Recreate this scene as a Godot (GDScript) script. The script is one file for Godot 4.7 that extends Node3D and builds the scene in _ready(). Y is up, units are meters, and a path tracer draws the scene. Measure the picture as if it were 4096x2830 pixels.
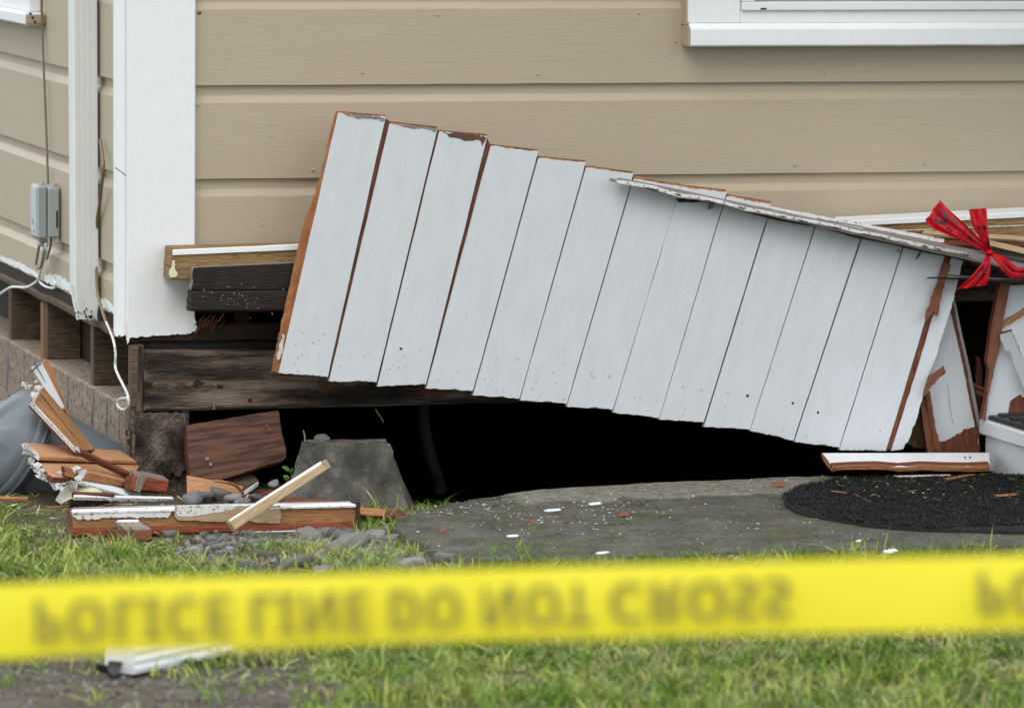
extends Node3D

# Axes: x runs along the front wall of the house, y is up, z comes out of the front wall; metres, origin at the foot of the house corner.
const CAM := Vector3(-2.4793, 1.6146, 13.7799)
const COURSE := 0.23
var rng := RandomNumberGenerator.new()
var nz := FastNoiseLite.new()
var used := {}
var M := {}
var house: Node3D


# ---------------------------------------------------------------- naming
func numbered(called: String) -> String:
	var n: int = used.get(called, 0)
	used[called] = n + 1
	return called if n == 0 else "%s_%03d" % [called, n]


func tag(o: Node, label: String, category: String, group := "") -> void:
	o.set_meta("label", label)
	o.set_meta("category", category)
	if group != "":
		o.set_meta("group", group)


func thing(called: String, at: Vector3, label: String, category: String, group := "") -> Node3D:
	var o := Node3D.new()
	o.name = numbered(called)
	add_child(o, true)
	o.position = at
	tag(o, label, category, group)
	return o


func setting(o: Node, kind := "structure") -> void:
	o.set_meta("kind", kind)


func put(par: Node3D, called: String, mesh: Mesh, w: Transform3D) -> MeshInstance3D:
	var mi := MeshInstance3D.new()
	mi.mesh = mesh
	mi.name = numbered(called) if par == self else called
	par.add_child(mi, true)
	mi.transform = par.get_global_transform().affine_inverse() * w if par != self else w
	return mi


# ---------------------------------------------------------------- mesh helpers
func tri(st: SurfaceTool, a: Vector3, b: Vector3, c: Vector3, n: Vector3) -> void:
	if (b - a).cross(c - a).dot(n) > 0.0:
		var t := b
		b = c
		c = t
	for p: Vector3 in [a, b, c]:
		st.set_normal(n)
		st.add_vertex(p)


func face(st: SurfaceTool, a: Vector3, b: Vector3, c: Vector3, out: Vector3) -> void:
	var n := (b - a).cross(c - a)
	if n.length_squared() < 1e-16:
		return
	n = n.normalized()
	if n.dot(out) < 0.0:
		n = -n
	tri(st, a, b, c, n)


func quad(st: SurfaceTool, a: Vector3, b: Vector3, c: Vector3, d: Vector3, out: Vector3) -> void:
	face(st, a, b, c, out)
	face(st, a, c, d, out)


func begin() -> SurfaceTool:
	var st := SurfaceTool.new()
	st.begin(Mesh.PRIMITIVE_TRIANGLES)
	return st


func finish(list: Array) -> ArrayMesh:
	var m := ArrayMesh.new()
	for e: Array in list:
		var st: SurfaceTool = e[0]
		st.commit(m)
		m.surface_set_material(m.get_surface_count() - 1, e[1])
	return m


func shift() -> Vector3:
	return Vector3(rng.randf_range(-2, 2), rng.randf_range(-2, 2), rng.randf_range(-2, 2))


# A sawn or broken board. q: the four corners of its seen face, q0 to q1 along the grain; the thickness goes away from the viewer.
func board(par: Node3D, called: String, q: Array, thick: float, fm: Material, sm: Material, o := {}) -> MeshInstance3D:
	var q0: Vector3 = q[0]
	var q1: Vector3 = q[1]
	var q2: Vector3 = q[2]
	var q3: Vector3 = q[3]
	var c := (q0 + q1 + q2 + q3) * 0.25
	var ex := ((q1 - q0) + (q2 - q3)).normalized()
	var ez := ex.cross((q3 - q0) + (q2 - q1)).normalized()
	if ez.dot(CAM - c) < 0.0:
		ez = -ez
	var bs := Basis(ex, ez.cross(ex), ez)
	var inv := bs.transposed()
	var l: Array[Vector3] = []
	for p: Vector3 in [q0, q1, q2, q3]:
		l.append(inv * (p - c))
	var length := ((l[1] - l[0]).length() + (l[2] - l[3]).length()) * 0.5
	var width := ((l[3] - l[0]).length() + (l[2] - l[1]).length()) * 0.5
	var b: float = minf(o.get("bevel", 0.0018), minf(width, thick) * 0.3)
	var jag: Array = o.get("jag", [0.0006, 0.0006])
	var rag: float = o.get("rag", 0.0004)
	var bow: float = o.get("bow", 0.0)
	var fine: bool = maxf(jag[0], jag[1]) > 0.003
	var nu: int = clampi(int(length / 0.06) + 1, 1, 14) if bow != 0.0 or rag > 0.001 else 2
	var nv: int = clampi(int(width / 0.007), 4, 20) if fine else 2
	var us: Array[float] = []
	if jag[0] > 0.003:
		us.append(0.0)
	for i in nu + 1:
		us.append(lerpf(0.06 if jag[0] > 0.003 else 0.0, 0.94 if jag[1] > 0.003 else 1.0, float(i) / nu))
	if jag[1] > 0.003:
		us.append(1.0)
	nu = us.size() - 1
	var sd := rng.randf() * 100.0
	var full := []
	for i in nu + 1:
		var row: Array[Vector3] = []
		for j in nv + 1:
			var s := us[i]
			var t := float(j) / nv
			var p := l[0].lerp(l[1], s).lerp(l[3].lerp(l[2], s), t)
			p.z += bow * sin(PI * s)
			if i == 0:
				p.x += absf(nz.get_noise_2d(t * width * 9000.0, sd) * 1.6) * jag[0] + nz.get_noise_2d(t * width * 1500.0, sd + 9) * jag[0]
			if i == nu:
				p.x -= absf(nz.get_noise_2d(t * width * 9000.0, sd + 30) * 1.6) * jag[1] + nz.get_noise_2d(t * width * 1500.0, sd + 40) * jag[1]
			if j == 0 or j == nv:
				p.y += nz.get_noise_2d(s * length * 2500.0, sd + 60 + j) * rag * 2.0
			row.append(p)
		full.append(row)
	var r := shift()
	var sf := begin()
	var ss := begin()
	var g := []
	for i in nu + 1:
		var row: Array[Vector3] = []
		for j in nv + 1:
			var p: Vector3 = full[i][j]
			var sy := signf(l[3].y - l[0].y)
			if i == 0: p.x += b
			if i == nu: p.x -= b
			if j == 0: p.y += b * sy
			if j == nv: p.y -= b * sy
			row.append(p + r)
		g.append(row)
	for i in nu:
		for j in nv:
			quad(sf, g[i][j], g[i + 1][j], g[i + 1][j + 1], g[i][j + 1], Vector3.BACK)
	var ring: Array[Vector2i] = []
	for i in nu: ring.append(Vector2i(i, 0))
	for j in nv: ring.append(Vector2i(nu, j))
	for i in nu: ring.append(Vector2i(nu - i, nv))
	for j in nv: ring.append(Vector2i(0, nv - j))
	var mid := r
	for k in ring.size():
		var a := ring[k]
		var d := ring[(k + 1) % ring.size()]
		var ta: Vector3 = g[a.x][a.y]
		var td: Vector3 = g[d.x][d.y]
		var ma: Vector3 = full[a.x][a.y] + r - Vector3(0, 0, b)
		var md: Vector3 = full[d.x][d.y] + r - Vector3(0, 0, b)
		var ba := ma - Vector3(0, 0, thick - b)
		var bd := md - Vector3(0, 0, thick - b)
		var out := (ma + md) * 0.5 - mid
		quad(sf, ta, td, md, ma, out + Vector3(0, 0, 0.3))
		quad(ss, ma, md, bd, ba, Vector3(out.x, out.y, 0))
	for i in nu:
		var dz := Vector3(0, 0, thick)
		quad(ss, full[i][0] + r - dz, full[i + 1][0] + r - dz, full[i + 1][nv] + r - dz, full[i][nv] + r - dz, Vector3.FORWARD)
	return put(par, called, finish([[sf, fm], [ss, sm]]), Transform3D(bs, c - bs * r))


# A flat piece with an outline of its own: broken boards, flakes of paint, chips. Sits proud of the outline by lift and goes thick deep.
func outline(par: Node3D, called: String, pts: Array, thick: float, fm: Material, sm: Material, rag := 0.0, lift := 0.0, grain := Vector3.ZERO) -> MeshInstance3D:
	var c := Vector3.ZERO
	for p: Vector3 in pts:
		c += p / pts.size()
	var ez := Vector3.ZERO
	for i in pts.size():
		ez += (pts[i] - c).cross(pts[(i + 1) % pts.size()] - c)
	ez = ez.normalized()
	if ez.dot(CAM - c) < 0.0:
		ez = -ez
	var ex: Vector3 = grain
	if ex == Vector3.ZERO:
		for i in pts.size():
			var e: Vector3 = pts[(i + 1) % pts.size()] - pts[i]
			if e.length() > ex.length():
				ex = e
	ex = (ex - ez * ex.dot(ez)).normalized()
	var bs := Basis(ex, ez.cross(ex), ez)
	var inv := bs.transposed()
	var poly := PackedVector2Array()
	var hs: Array[float] = []
	var sd := rng.randf() * 100.0
	var near := 1e9
	for i in pts.size():
		near = minf(near, (pts[i] - pts[(i + 1) % pts.size()]).length())
	rag = minf(rag, near * 0.35)
	for i in pts.size():
		var a: Vector3 = inv * (pts[i] - c)
		var d: Vector3 = inv * (pts[(i + 1) % pts.size()] - c)
		var n := 1 if rag <= 0.0 else clampi(int(a.distance_to(d) / 0.006), 1, 24)
		for k in n:
			var p := a.lerp(d, float(k) / n)
			if rag > 0.0:
				p.x += nz.get_noise_2d(p.x * 9000.0 + sd, p.y * 9000.0) * rag * 2.0
				p.y += nz.get_noise_2d(p.x * 9000.0, p.y * 9000.0 + sd + 50) * rag * 2.0
			poly.append(Vector2(p.x, p.y))
			hs.append(p.z)
	var idx := Geometry2D.triangulate_polygon(poly)
	if idx.is_empty():
		poly = Geometry2D.convex_hull(poly)
		poly.remove_at(poly.size() - 1)
		hs.resize(poly.size())
		hs.fill(0.0)
		idx = Geometry2D.triangulate_polygon(poly)
	var r := shift()
	var sf := begin()
	var ss := begin()
	var v: Array[Vector3] = []
	for i in poly.size():
		v.append(Vector3(poly[i].x, poly[i].y, hs[i] + lift) + r)
	var dz := Vector3(0, 0, thick)
	for k in range(0, idx.size(), 3):
		face(sf, v[idx[k]], v[idx[k + 1]], v[idx[k + 2]], Vector3.BACK)
		face(ss, v[idx[k]] - dz, v[idx[k + 1]] - dz, v[idx[k + 2]] - dz, Vector3.FORWARD)
	var cw := Geometry2D.is_polygon_clockwise(poly)
	for i in v.size():
		var a := v[i]
		var d := v[(i + 1) % v.size()]
		var e := d - a
		quad(ss, a, d, d - dz, a - dz, Vector3(e.y, -e.x, 0) * (-1.0 if cw else 1.0))
	return put(par, called, finish([[sf, fm], [ss, sm]]), Transform3D(bs, c - bs * r))


func tube(par: Node3D, called: String, pts: Array, radius: float, mat: Material, sides := 8, flat := 1.0) -> MeshInstance3D:
	var cv := Curve3D.new()
	cv.bake_interval = 0.012
	for i in pts.size():
		var t: Vector3 = (pts[mini(i + 1, pts.size() - 1)] - pts[maxi(i - 1, 0)]) / 6.0
		cv.add_point(pts[i] - pts[0], -t, t)
	var bp := cv.get_baked_points()
	var st := begin()
	var rows := []
	var side := Vector3(0.3, 0.1, 1).normalized()
	for i in bp.size():
		var d := (bp[mini(i + 1, bp.size() - 1)] - bp[maxi(i - 1, 0)]).normalized()
		var u := (side - d * side.dot(d)).normalized()
		side = u
		var w := d.cross(u)
		var row := []
		for k in sides:
			var a := TAU * k / sides
			var n := u * cos(a) * flat + w * sin(a)
			row.append([bp[i] + n * radius, n.normalized()])
		rows.append(row)
	for i in rows.size() - 1:
		for k in sides:
			var k2 := (k + 1) % sides
			var a: Array = rows[i][k]
			var b: Array = rows[i][k2]
			var c: Array = rows[i + 1][k2]
			var d: Array = rows[i + 1][k]
			for t: Array in [[a, b, c], [a, c, d]]:
				var p0: Vector3 = t[0][0]
				var p1: Vector3 = t[1][0]
				var p2: Vector3 = t[2][0]
				var sw: bool = (p1 - p0).cross(p2 - p0).dot(t[0][1]) > 0.0
				for e: Array in ([t[0], t[2], t[1]] if sw else t):
					st.set_normal(e[1])
					st.add_vertex(e[0])
	for e in [0, rows.size() - 1]:
		for k in sides - 2:
			face(st, rows[e][0][0], rows[e][k + 1][0], rows[e][k + 2][0], (bp[e] - bp[1 if e == 0 else e - 1]))
	return put(par, called, finish([[st, mat]]), Transform3D(Basis(), pts[0]))


# A profile of (outwards, up) points swept along dir from A.
func sweep(par: Node3D, called: String, prof: PackedVector2Array, at: Vector3, dir: Vector3, out: Vector3, length: float, n: int, mat: Material, wob := 0.0) -> MeshInstance3D:
	var st := begin()
	var sd := rng.randf() * 100.0
	var r := shift()
	var rows := []
	for i in n + 1:
		var u := length * i / n
		var row: Array[Vector3] = []
		for k in prof.size():
			var p := prof[k]
			var w := nz.get_noise_2d(u * 700.0, sd + k * 0.4) * wob
			row.append(Vector3(u, p.y + w, p.x) + r)
		rows.append(row)
	var c := Vector2.ZERO
	for p in prof:
		c += p / prof.size()
	var cw := Geometry2D.is_polygon_clockwise(prof)
	for k in prof.size():
		var k2 := (k + 1) % prof.size()
		var e := prof[k2] - prof[k]
		var no := Vector2(e.y, -e.x) * (-1.0 if cw else 1.0)
		for i in n:
			quad(st, rows[i][k], rows[i + 1][k], rows[i + 1][k2], rows[i][k2], Vector3(0, no.y, no.x))
	var idx := Geometry2D.triangulate_polygon(prof)
	for e in [0, n]:
		for k in range(0, idx.size(), 3):
			face(st, rows[e][idx[k]], rows[e][idx[k + 1]], rows[e][idx[k + 2]], Vector3.LEFT if e == 0 else Vector3.RIGHT)
	var bs := Basis(dir, Vector3.UP, out)
	return put(par, called, finish([[st, mat]]), Transform3D(bs, at - bs * r))


# A box with softened edges between two corners, axis aligned.
func block(par: Node3D, called: String, lo: Vector3, hi: Vector3, mat: Material, bevel := 0.003) -> MeshInstance3D:
	var st := begin()
	var h := (hi - lo) * 0.5
	var b := minf(bevel, minf(h.x, minf(h.y, h.z)) * 0.6)
	var r := shift()
	for ax in 3:
		var u := (ax + 1) % 3
		var w := (ax + 2) % 3
		for s: float in [-1.0, 1.0]:
			var pts: Array[Vector3] = []
			for k: Array in [[-1.0, -1.0], [1.0, -1.0], [1.0, 1.0], [-1.0, 1.0]]:
				var p := Vector3.ZERO
				p[ax] = s * h[ax]
				p[u] = k[0] * (h[u] - b)
				p[w] = k[1] * (h[w] - b)
				pts.append(p + r)
			var n := Vector3.ZERO
			n[ax] = s
			quad(st, pts[0], pts[1], pts[2], pts[3], n)
		for s1: float in [-1.0, 1.0]:
			for s2: float in [-1.0, 1.0]:
				var e: Array[Vector3] = []
				for t: float in [-1.0, 1.0]:
					var p := Vector3.ZERO
					p[ax] = t * (h[ax] - b)
					p[u] = s1 * h[u]
					p[w] = s2 * (h[w] - b)
					var p2 := p
					p2[u] = s1 * (h[u] - b)
					p2[w] = s2 * h[w]
					e.append(p + r)
					e.append(p2 + r)
				var n := Vector3.ZERO
				n[u] = s1
				n[w] = s2
				quad(st, e[0], e[1], e[3], e[2], n)
	for sx: float in [-1.0, 1.0]:
		for sy: float in [-1.0, 1.0]:
			for sz: float in [-1.0, 1.0]:
				var k := Vector3(sx, sy, sz)
				face(st, k * (h - Vector3(0, b, b)) + r, k * (h - Vector3(b, 0, b)) + r, k * (h - Vector3(b, b, 0)) + r, k)
	return put(par, called, finish([[st, mat]]), Transform3D(Basis(), (lo + hi) * 0.5 - r))


# A film between two edge lines, with folds; at(s, t) gives its points.
func film_point(ea: Array, eb: Array, s: float, t: float, fold: float, sd: float) -> Vector3:
	var n := ea.size() - 1
	var k := clampi(int(s * n), 0, n - 1)
	var f := s * n - k
	var a: Vector3 = ea[k].lerp(ea[k + 1], f)
	var b: Vector3 = eb[k].lerp(eb[k + 1], f)
	var p := a.lerp(b, t)
	return p + Vector3(0.1, 0.05, 1) * fold * (sin(t * 13.0 + s * 5.0 + sd) * 0.6 + sin(t * 29.0 + sd * 2.0 + s * 3.0) * 0.4) * (0.35 + 0.65 * minf(1.0, a.distance_to(b) * 25.0))


func film(par: Node3D, called: String, ea: Array, eb: Array, fold: float, sd: float, mat: Material) -> MeshInstance3D:
	var st := begin()
	var o: Vector3 = ea[0]
	var nu := 16
	var nv := 14
	st.set_smooth_group(0)
	for i in nu:
		for j in nv:
			var p: Array[Vector3] = []
			for d: Vector2i in [Vector2i(0, 0), Vector2i(1, 0), Vector2i(1, 1), Vector2i(0, 1)]:
				p.append(film_point(ea, eb, float(i + d.x) / nu, float(j + d.y) / nv, fold, sd) - o)
			var n := (p[1] - p[0]).cross(p[2] - p[0])
			var order := [0, 1, 2, 0, 2, 3] if n.dot(Vector3.BACK) < 0.0 else [0, 2, 1, 0, 3, 2]
			for k: int in order:
				st.add_vertex(p[k])
	st.index()
	st.generate_normals()
	return put(par, called, finish([[st, mat]]), Transform3D(Basis(), o))


const GLYPH := {
	"A": [[0.0, 0.0, 0.5, 1.0], [0.5, 1.0, 1.0, 0.0], [0.22, 0.38, 0.78, 0.38]],
	"N": [[0.05, 0.0, 0.05, 1.0], [0.05, 1.0, 0.95, 0.0], [0.95, 0.0, 0.95, 1.0]],
	"D": [[0.1, 0.0, 0.1, 1.0], [0.1, 1.0, 0.6, 1.0], [0.6, 1.0, 0.95, 0.7], [0.95, 0.7, 0.95, 0.3], [0.95, 0.3, 0.6, 0.0], [0.6, 0.0, 0.1, 0.0]],
	"O": [[0.3, 1.0, 0.7, 1.0], [0.7, 1.0, 0.98, 0.7], [0.98, 0.7, 0.98, 0.3], [0.98, 0.3, 0.7, 0.0], [0.7, 0.0, 0.3, 0.0], [0.3, 0.0, 0.02, 0.3], [0.02, 0.3, 0.02, 0.7], [0.02, 0.7, 0.3, 1.0]],
	"E": [[0.1, 0.0, 0.1, 1.0], [0.1, 1.0, 0.9, 1.0], [0.1, 0.5, 0.8, 0.5], [0.1, 0.0, 0.9, 0.0]],
	"R": [[0.1, 0.0, 0.1, 1.0], [0.1, 1.0, 0.8, 0.95], [0.8, 0.95, 0.9, 0.7], [0.9, 0.7, 0.7, 0.5], [0.7, 0.5, 0.1, 0.5], [0.45, 0.5, 0.95, 0.0]],
}


# Print on a film: each stroke of a letter follows the film half a millimetre above it.
func print_on(par: Node3D, letter: String, ea: Array, eb: Array, fold: float, sd: float, at: Rect2, flip: bool, mat: Material) -> void:
	var st := begin()
	var o: Vector3 = ea[0]
	for g: Array in GLYPH[letter]:
		var a := Vector2(g[0], g[1])
		var b := Vector2(g[2], g[3])
		var d := (b - a).normalized()
		var w := Vector2(-d.y, d.x) * 0.11
		a -= d * 0.09
		b += d * 0.09
		for k in 5:
			var q: Array[Vector3] = []
			for e: Vector2 in [a.lerp(b, k / 5.0) - w, a.lerp(b, (k + 1) / 5.0) - w, a.lerp(b, (k + 1) / 5.0) + w, a.lerp(b, k / 5.0) + w]:
				var uv := at.position + (Vector2(e.y, e.x) if flip else e) * at.size
				var p := film_point(ea, eb, clampf(uv.x, 0, 1), clampf(uv.y, 0, 1), fold, sd)
				q.append(p + (CAM - p).normalized() * 0.0007 - o)
			quad(st, q[0], q[1], q[2], q[3], Vector3.BACK)
	put(par, "letter", finish([[st, mat]]), Transform3D(Basis(), o))


# ---------------------------------------------------------------- materials
func lin(r: float, g: float, b: float) -> Color:
	return Color(r, g, b).linear_to_srgb()


func noise(kind: FastNoiseLite.NoiseType, freq: float, sd: int, oct := 4, warp := 0.0) -> FastNoiseLite:
	var f := FastNoiseLite.new()
	f.noise_type = kind
	f.frequency = freq
	f.seed = sd
	f.fractal_octaves = oct
	f.fractal_type = FastNoiseLite.FRACTAL_FBM if oct > 1 else FastNoiseLite.FRACTAL_NONE
	if warp > 0.0:
		f.domain_warp_enabled = true
		f.domain_warp_amplitude = warp
		f.domain_warp_frequency = freq * 0.7
	return f


# Grey streaks for wood, 512 square, to be stretched along the grain by the mapping: growth rings, fibres and dark knots' flow.
func grain(sd: int, rings: float) -> PackedFloat32Array:
	var a := noise(FastNoiseLite.TYPE_SIMPLEX_SMOOTH, 0.006, sd, 3, 30.0).get_seamless_image(512, 512)
	var b := noise(FastNoiseLite.TYPE_SIMPLEX_SMOOTH, 0.05, sd + 1, 3).get_seamless_image(512, 512)
	var da := a.get_data()
	var db := b.get_data()
	var out := PackedFloat32Array()
	out.resize(512 * 512)
	for y in 512:
		for x in 512:
			var i := y * 512 + x
			var va := da[i] / 255.0
			var vb := db[i] / 255.0
			var ring := fmod(va * rings + vb * 0.25, 1.0)
			ring = ring * ring * (1.0 if ring < 0.9 else (1.0 - ring) * 10.0)
			out[i] = clampf(0.42 * ring + 0.58 * vb, 0.0, 1.0)
	return out


func tex(v: PackedFloat32Array, ramp: Gradient, n := 512) -> ImageTexture:
	var by := PackedByteArray()
	by.resize(n * n * 3)
	var lut: Array[Color] = []
	for i in 256:
		lut.append(ramp.sample(i / 255.0))
	for i in n * n:
		var c := lut[int(v[i] * 255.0)]
		by[i * 3] = c.r8
		by[i * 3 + 1] = c.g8
		by[i * 3 + 2] = c.b8
	return ImageTexture.create_from_image(Image.create_from_data(n, n, false, Image.FORMAT_RGB8, by))


func ramp(list: Array) -> Gradient:
	var g := Gradient.new()
	var off := PackedFloat32Array()
	var col := PackedColorArray()
	for e: Array in list:
		off.append(e[0])
		col.append(lin(e[1], e[2], e[3]))
	g.offsets = off
	g.colors = col
	return g


func mat_of(t: Texture2D, bump: Texture2D, relief: float, scale: Vector3, rough: float) -> StandardMaterial3D:
	var m := StandardMaterial3D.new()
	m.albedo_texture = t
	m.roughness = rough
	m.uv1_triplanar = true
	m.uv1_scale = scale
	m.metallic_specular = 0.4
	if relief > 0.0:
		m.heightmap_enabled = true
		m.heightmap_texture = bump
		m.heightmap_scale = relief
	return m


func plain(c: Color, rough := 0.6, spec := 0.5) -> StandardMaterial3D:
	var m := StandardMaterial3D.new()
	m.albedo_color = c
	m.roughness = rough
	m.metallic_specular = spec
	return m


func speck(n: int, sd: int, base: float, list: Array) -> PackedFloat32Array:
	# base tone with mottling, and thresholded specks: [frequency, threshold, value]
	var out := PackedFloat32Array()
	out.resize(n * n)
	var a := noise(FastNoiseLite.TYPE_SIMPLEX_SMOOTH, 0.012, sd, 5).get_seamless_image(n, n).get_data()
	for i in n * n:
		out[i] = clampf(base + (a[i] / 255.0 - 0.5) * 0.25, 0, 1)
	var k := 0
	for e: Array in list:
		k += 1
		var f: float = e[0]
		var d := noise(FastNoiseLite.TYPE_SIMPLEX, f, sd + 7 * k, 2).get_seamless_image(n, n).get_data()
		var th: float = e[1]
		var v: float = e[2]
		for i in n * n:
			var h := d[i] / 255.0
			if h > th:
				out[i] = lerpf(out[i], v, minf(1.0, (h - th) * 14.0))
	return out


func make_materials() -> void:
	var grey := ramp([[0.0, 0, 0, 0], [1.0, 1, 1, 1]])
	var g1 := grain(11, 9.0)
	var g2 := grain(37, 5.0)
	var bump1 := tex(g1, grey)
	var bump2 := tex(g2, grey)
	var along := Vector3(0.55, 6.0, 6.0)
	var wood := func(v: PackedFloat32Array, list: Array, relief: float, rough := 0.75, sc := along) -> StandardMaterial3D:
		return mat_of(tex(v, ramp(list)), bump1, relief, sc, rough)
	M.redwood = wood.call(g1, [[0.0, 0.21, 0.075, 0.028], [0.35, 0.32, 0.135, 0.055], [0.6, 0.42, 0.2, 0.088], [1.0, 0.33, 0.13, 0.05]], 0.05)
	M.redwood_dark = wood.call(g2, [[0.0, 0.06, 0.018, 0.01], [0.45, 0.14, 0.045, 0.022], [0.75, 0.2, 0.07, 0.035], [1.0, 0.12, 0.035, 0.018]], 0.06)
	M.cedar = wood.call(g1, [[0.0, 0.3, 0.13, 0.06], [0.4, 0.44, 0.225, 0.115], [0.7, 0.5, 0.275, 0.15], [1.0, 0.42, 0.2, 0.1]], 0.03)
	M.amber = wood.call(g1, [[0.0, 0.15, 0.06, 0.022], [0.4, 0.31, 0.15, 0.06], [0.75, 0.4, 0.21, 0.09], [1.0, 0.27, 0.12, 0.05]], 0.04)
	M.redwood_mid = wood.call(g1, [[0.0, 0.1, 0.035, 0.017], [0.4, 0.19, 0.075, 0.036], [1.0, 0.24, 0.1, 0.05]], 0.05)
	M.red_cut = wood.call(g2, [[0.0, 0.12, 0.028, 0.012], [0.4, 0.26, 0.06, 0.024], [0.8, 0.33, 0.085, 0.034], [1.0, 0.2, 0.04, 0.018]], 0.08)
	M.plank_brown = wood.call(g2, [[0.0, 0.022, 0.012, 0.009], [0.25, 0.06, 0.027, 0.017], [0.5, 0.12, 0.052, 0.031], [1.0, 0.145, 0.062, 0.036]], 0.03, 0.7, Vector3(0.3, 2.6, 2.6))
	M.tan = wood.call(g1, [[0.0, 0.11, 0.062, 0.024], [0.4, 0.25, 0.155, 0.064], [0.75, 0.34, 0.225, 0.105], [1.0, 0.24, 0.14, 0.06]], 0.04)
	M.pale = wood.call(g1, [[0.0, 0.3, 0.2, 0.11], [0.5, 0.45, 0.33, 0.2], [1.0, 0.52, 0.4, 0.27]], 0.04)
	M.rotten = wood.call(g1, [[0.0, 0.006, 0.005, 0.0045], [0.35, 0.022, 0.017, 0.014], [0.6, 0.055, 0.04, 0.032], [0.85, 0.1, 0.075, 0.06], [1.0, 0.05, 0.035, 0.028]], 0.22, 0.85)
	var old := noise(FastNoiseLite.TYPE_SIMPLEX_SMOOTH, 0.007, 131, 5).get_seamless_image(512, 512).get_data()
	var old2 := PackedFloat32Array()
	old2.resize(512 * 512)
	for i in 512 * 512:
		old2[i] = clampf((old[i] / 255.0 - 0.5) * 1.1 + 0.28 + g1[i] * 0.5, 0.0, 1.0)
	M.beam = wood.call(old2, [[0.0, 0.008, 0.006, 0.005], [0.28, 0.03, 0.021, 0.016], [0.45, 0.075, 0.052, 0.038], [0.62, 0.15, 0.112, 0.088], [1.0, 0.23, 0.175, 0.145]], 0.2, 0.85, Vector3(0.55, 5.0, 5.0))
	M.black = wood.call(g2, [[0.0, 0.008, 0.006, 0.005], [0.5, 0.022, 0.016, 0.013], [1.0, 0.055, 0.04, 0.033]], 0.15, 0.8)
	M.reddark = wood.call(g2, [[0.0, 0.01, 0.006, 0.005], [0.5, 0.03, 0.015, 0.012], [1.0, 0.055, 0.028, 0.022]], 0.12, 0.8)
	M.weathered = wood.call(g1, [[0.0, 0.05, 0.045, 0.043], [0.3, 0.2, 0.18, 0.17], [0.65, 0.36, 0.33, 0.32], [1.0, 0.26, 0.235, 0.225]], 0.2, 0.85, Vector3(0.5, 9.0, 9.0))
	M.stud = wood.call(g1, [[0.0, 0.04, 0.026, 0.016], [0.5, 0.13, 0.09, 0.062], [1.0, 0.2, 0.145, 0.105]], 0.2, 0.85)
	M.stud_orange = wood.call(g1, [[0.0, 0.12, 0.05, 0.016], [0.5, 0.28, 0.125, 0.04], [1.0, 0.34, 0.17, 0.06]], 0.1, 0.8)
	M.silver_wood = wood.call(g1, [[0.0, 0.1, 0.085, 0.072], [0.5, 0.24, 0.2, 0.165], [1.0, 0.32, 0.27, 0.225]], 0.2, 0.85)
	# paints
	var dings := speck(512, 5, 0.5, [[0.035, 0.8, 0.95], [0.06, 0.86, 0.1]])
	for i in 512 * 512:
		dings[i] = clampf(dings[i] * 0.75 + g1[(i * 3) % (512 * 512)] * 0.06 + 0.1, 0, 1)
	var ding_t := tex(dings, grey)
	var flat := speck(512, 21, 0.5, [[0.09, 0.93, 0.05]])
	M.siding = mat_of(tex(flat, ramp([[0.0, 0.2, 0.16, 0.11], [0.3, 0.425, 0.356, 0.266], [1.0, 0.465, 0.393, 0.296]])), bump2, 0.032, Vector3(0.4, 4.2, 4.2), 0.55)
	M.white = mat_of(tex(flat, ramp([[0.0, 0.4, 0.37, 0.34], [0.3, 0.77, 0.79, 0.81], [1.0, 0.82, 0.84, 0.865]])), ding_t, 0.06, Vector3(2.2, 2.2, 2.2), 0.45)
	M.vinyl = plain(lin(0.78, 0.79, 0.8), 0.35)
	var worn := speck(512, 33, 0.5, [[0.11, 0.9, 0.0], [0.05, 0.95, 0.1]])
	var tone := noise(FastNoiseLite.TYPE_SIMPLEX_SMOOTH, 0.008, 141, 5).get_seamless_image(512, 512).get_data()
	for i in 512 * 512:
		if worn[i] > 0.3:
			worn[i] = clampf(worn[i] + (tone[i] / 255.0 - 0.5) * 0.16 + (g1[i] - 0.4) * 0.1, 0.26, 1.0)
	M.panel_paint = mat_of(tex(worn, ramp([[0.0, 0.12, 0.11, 0.1], [0.25, 0.53, 0.555, 0.575], [0.6, 0.585, 0.618, 0.65], [1.0, 0.635, 0.665, 0.7]])), bump1, 0.03, Vector3(1.1, 4.0, 4.0), 0.42)
	M.old_white = mat_of(tex(speck(512, 41, 0.55, [[0.03, 0.72, 0.1], [0.09, 0.8, 0.0]]), ramp([[0.0, 0.16, 0.12, 0.1], [0.3, 0.6, 0.59, 0.58], [1.0, 0.78, 0.78, 0.78]])), ding_t, 0.25, Vector3(4, 4, 4), 0.6)
	M.grey_paint = mat_of(tex(flat, ramp([[0.0, 0.3, 0.3, 0.31], [0.3, 0.4, 0.42, 0.44], [1.0, 0.45, 0.47, 0.49]])), ding_t, 0.08, Vector3(2, 2, 2), 0.4)
	M.step_paint = mat_of(tex(flat, ramp([[0.0, 0.5, 0.5, 0.5], [0.3, 0.66, 0.69, 0.73], [1.0, 0.7, 0.73, 0.77]])), bump2, 0.1, Vector3(1.0, 5.0, 5.0), 0.5)
	# masonry and ground
	var rough_c := speck(512, 61, 0.5, [[0.12, 0.74, 1.0], [0.1, 0.78, 0.0], [0.02, 0.7, 0.25]])
	var rough_t := tex(rough_c, grey)
	M.slab = mat_of(tex(rough_c, ramp([[0.0, 0.035, 0.033, 0.03], [0.4, 0.215, 0.207, 0.184], [0.7, 0.275, 0.265, 0.236], [1.0, 0.42, 0.4, 0.37]])), rough_t, 0.14, Vector3(2.2, 2.2, 2.2), 0.9)
	M.slab.vertex_color_use_as_albedo = true
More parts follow.
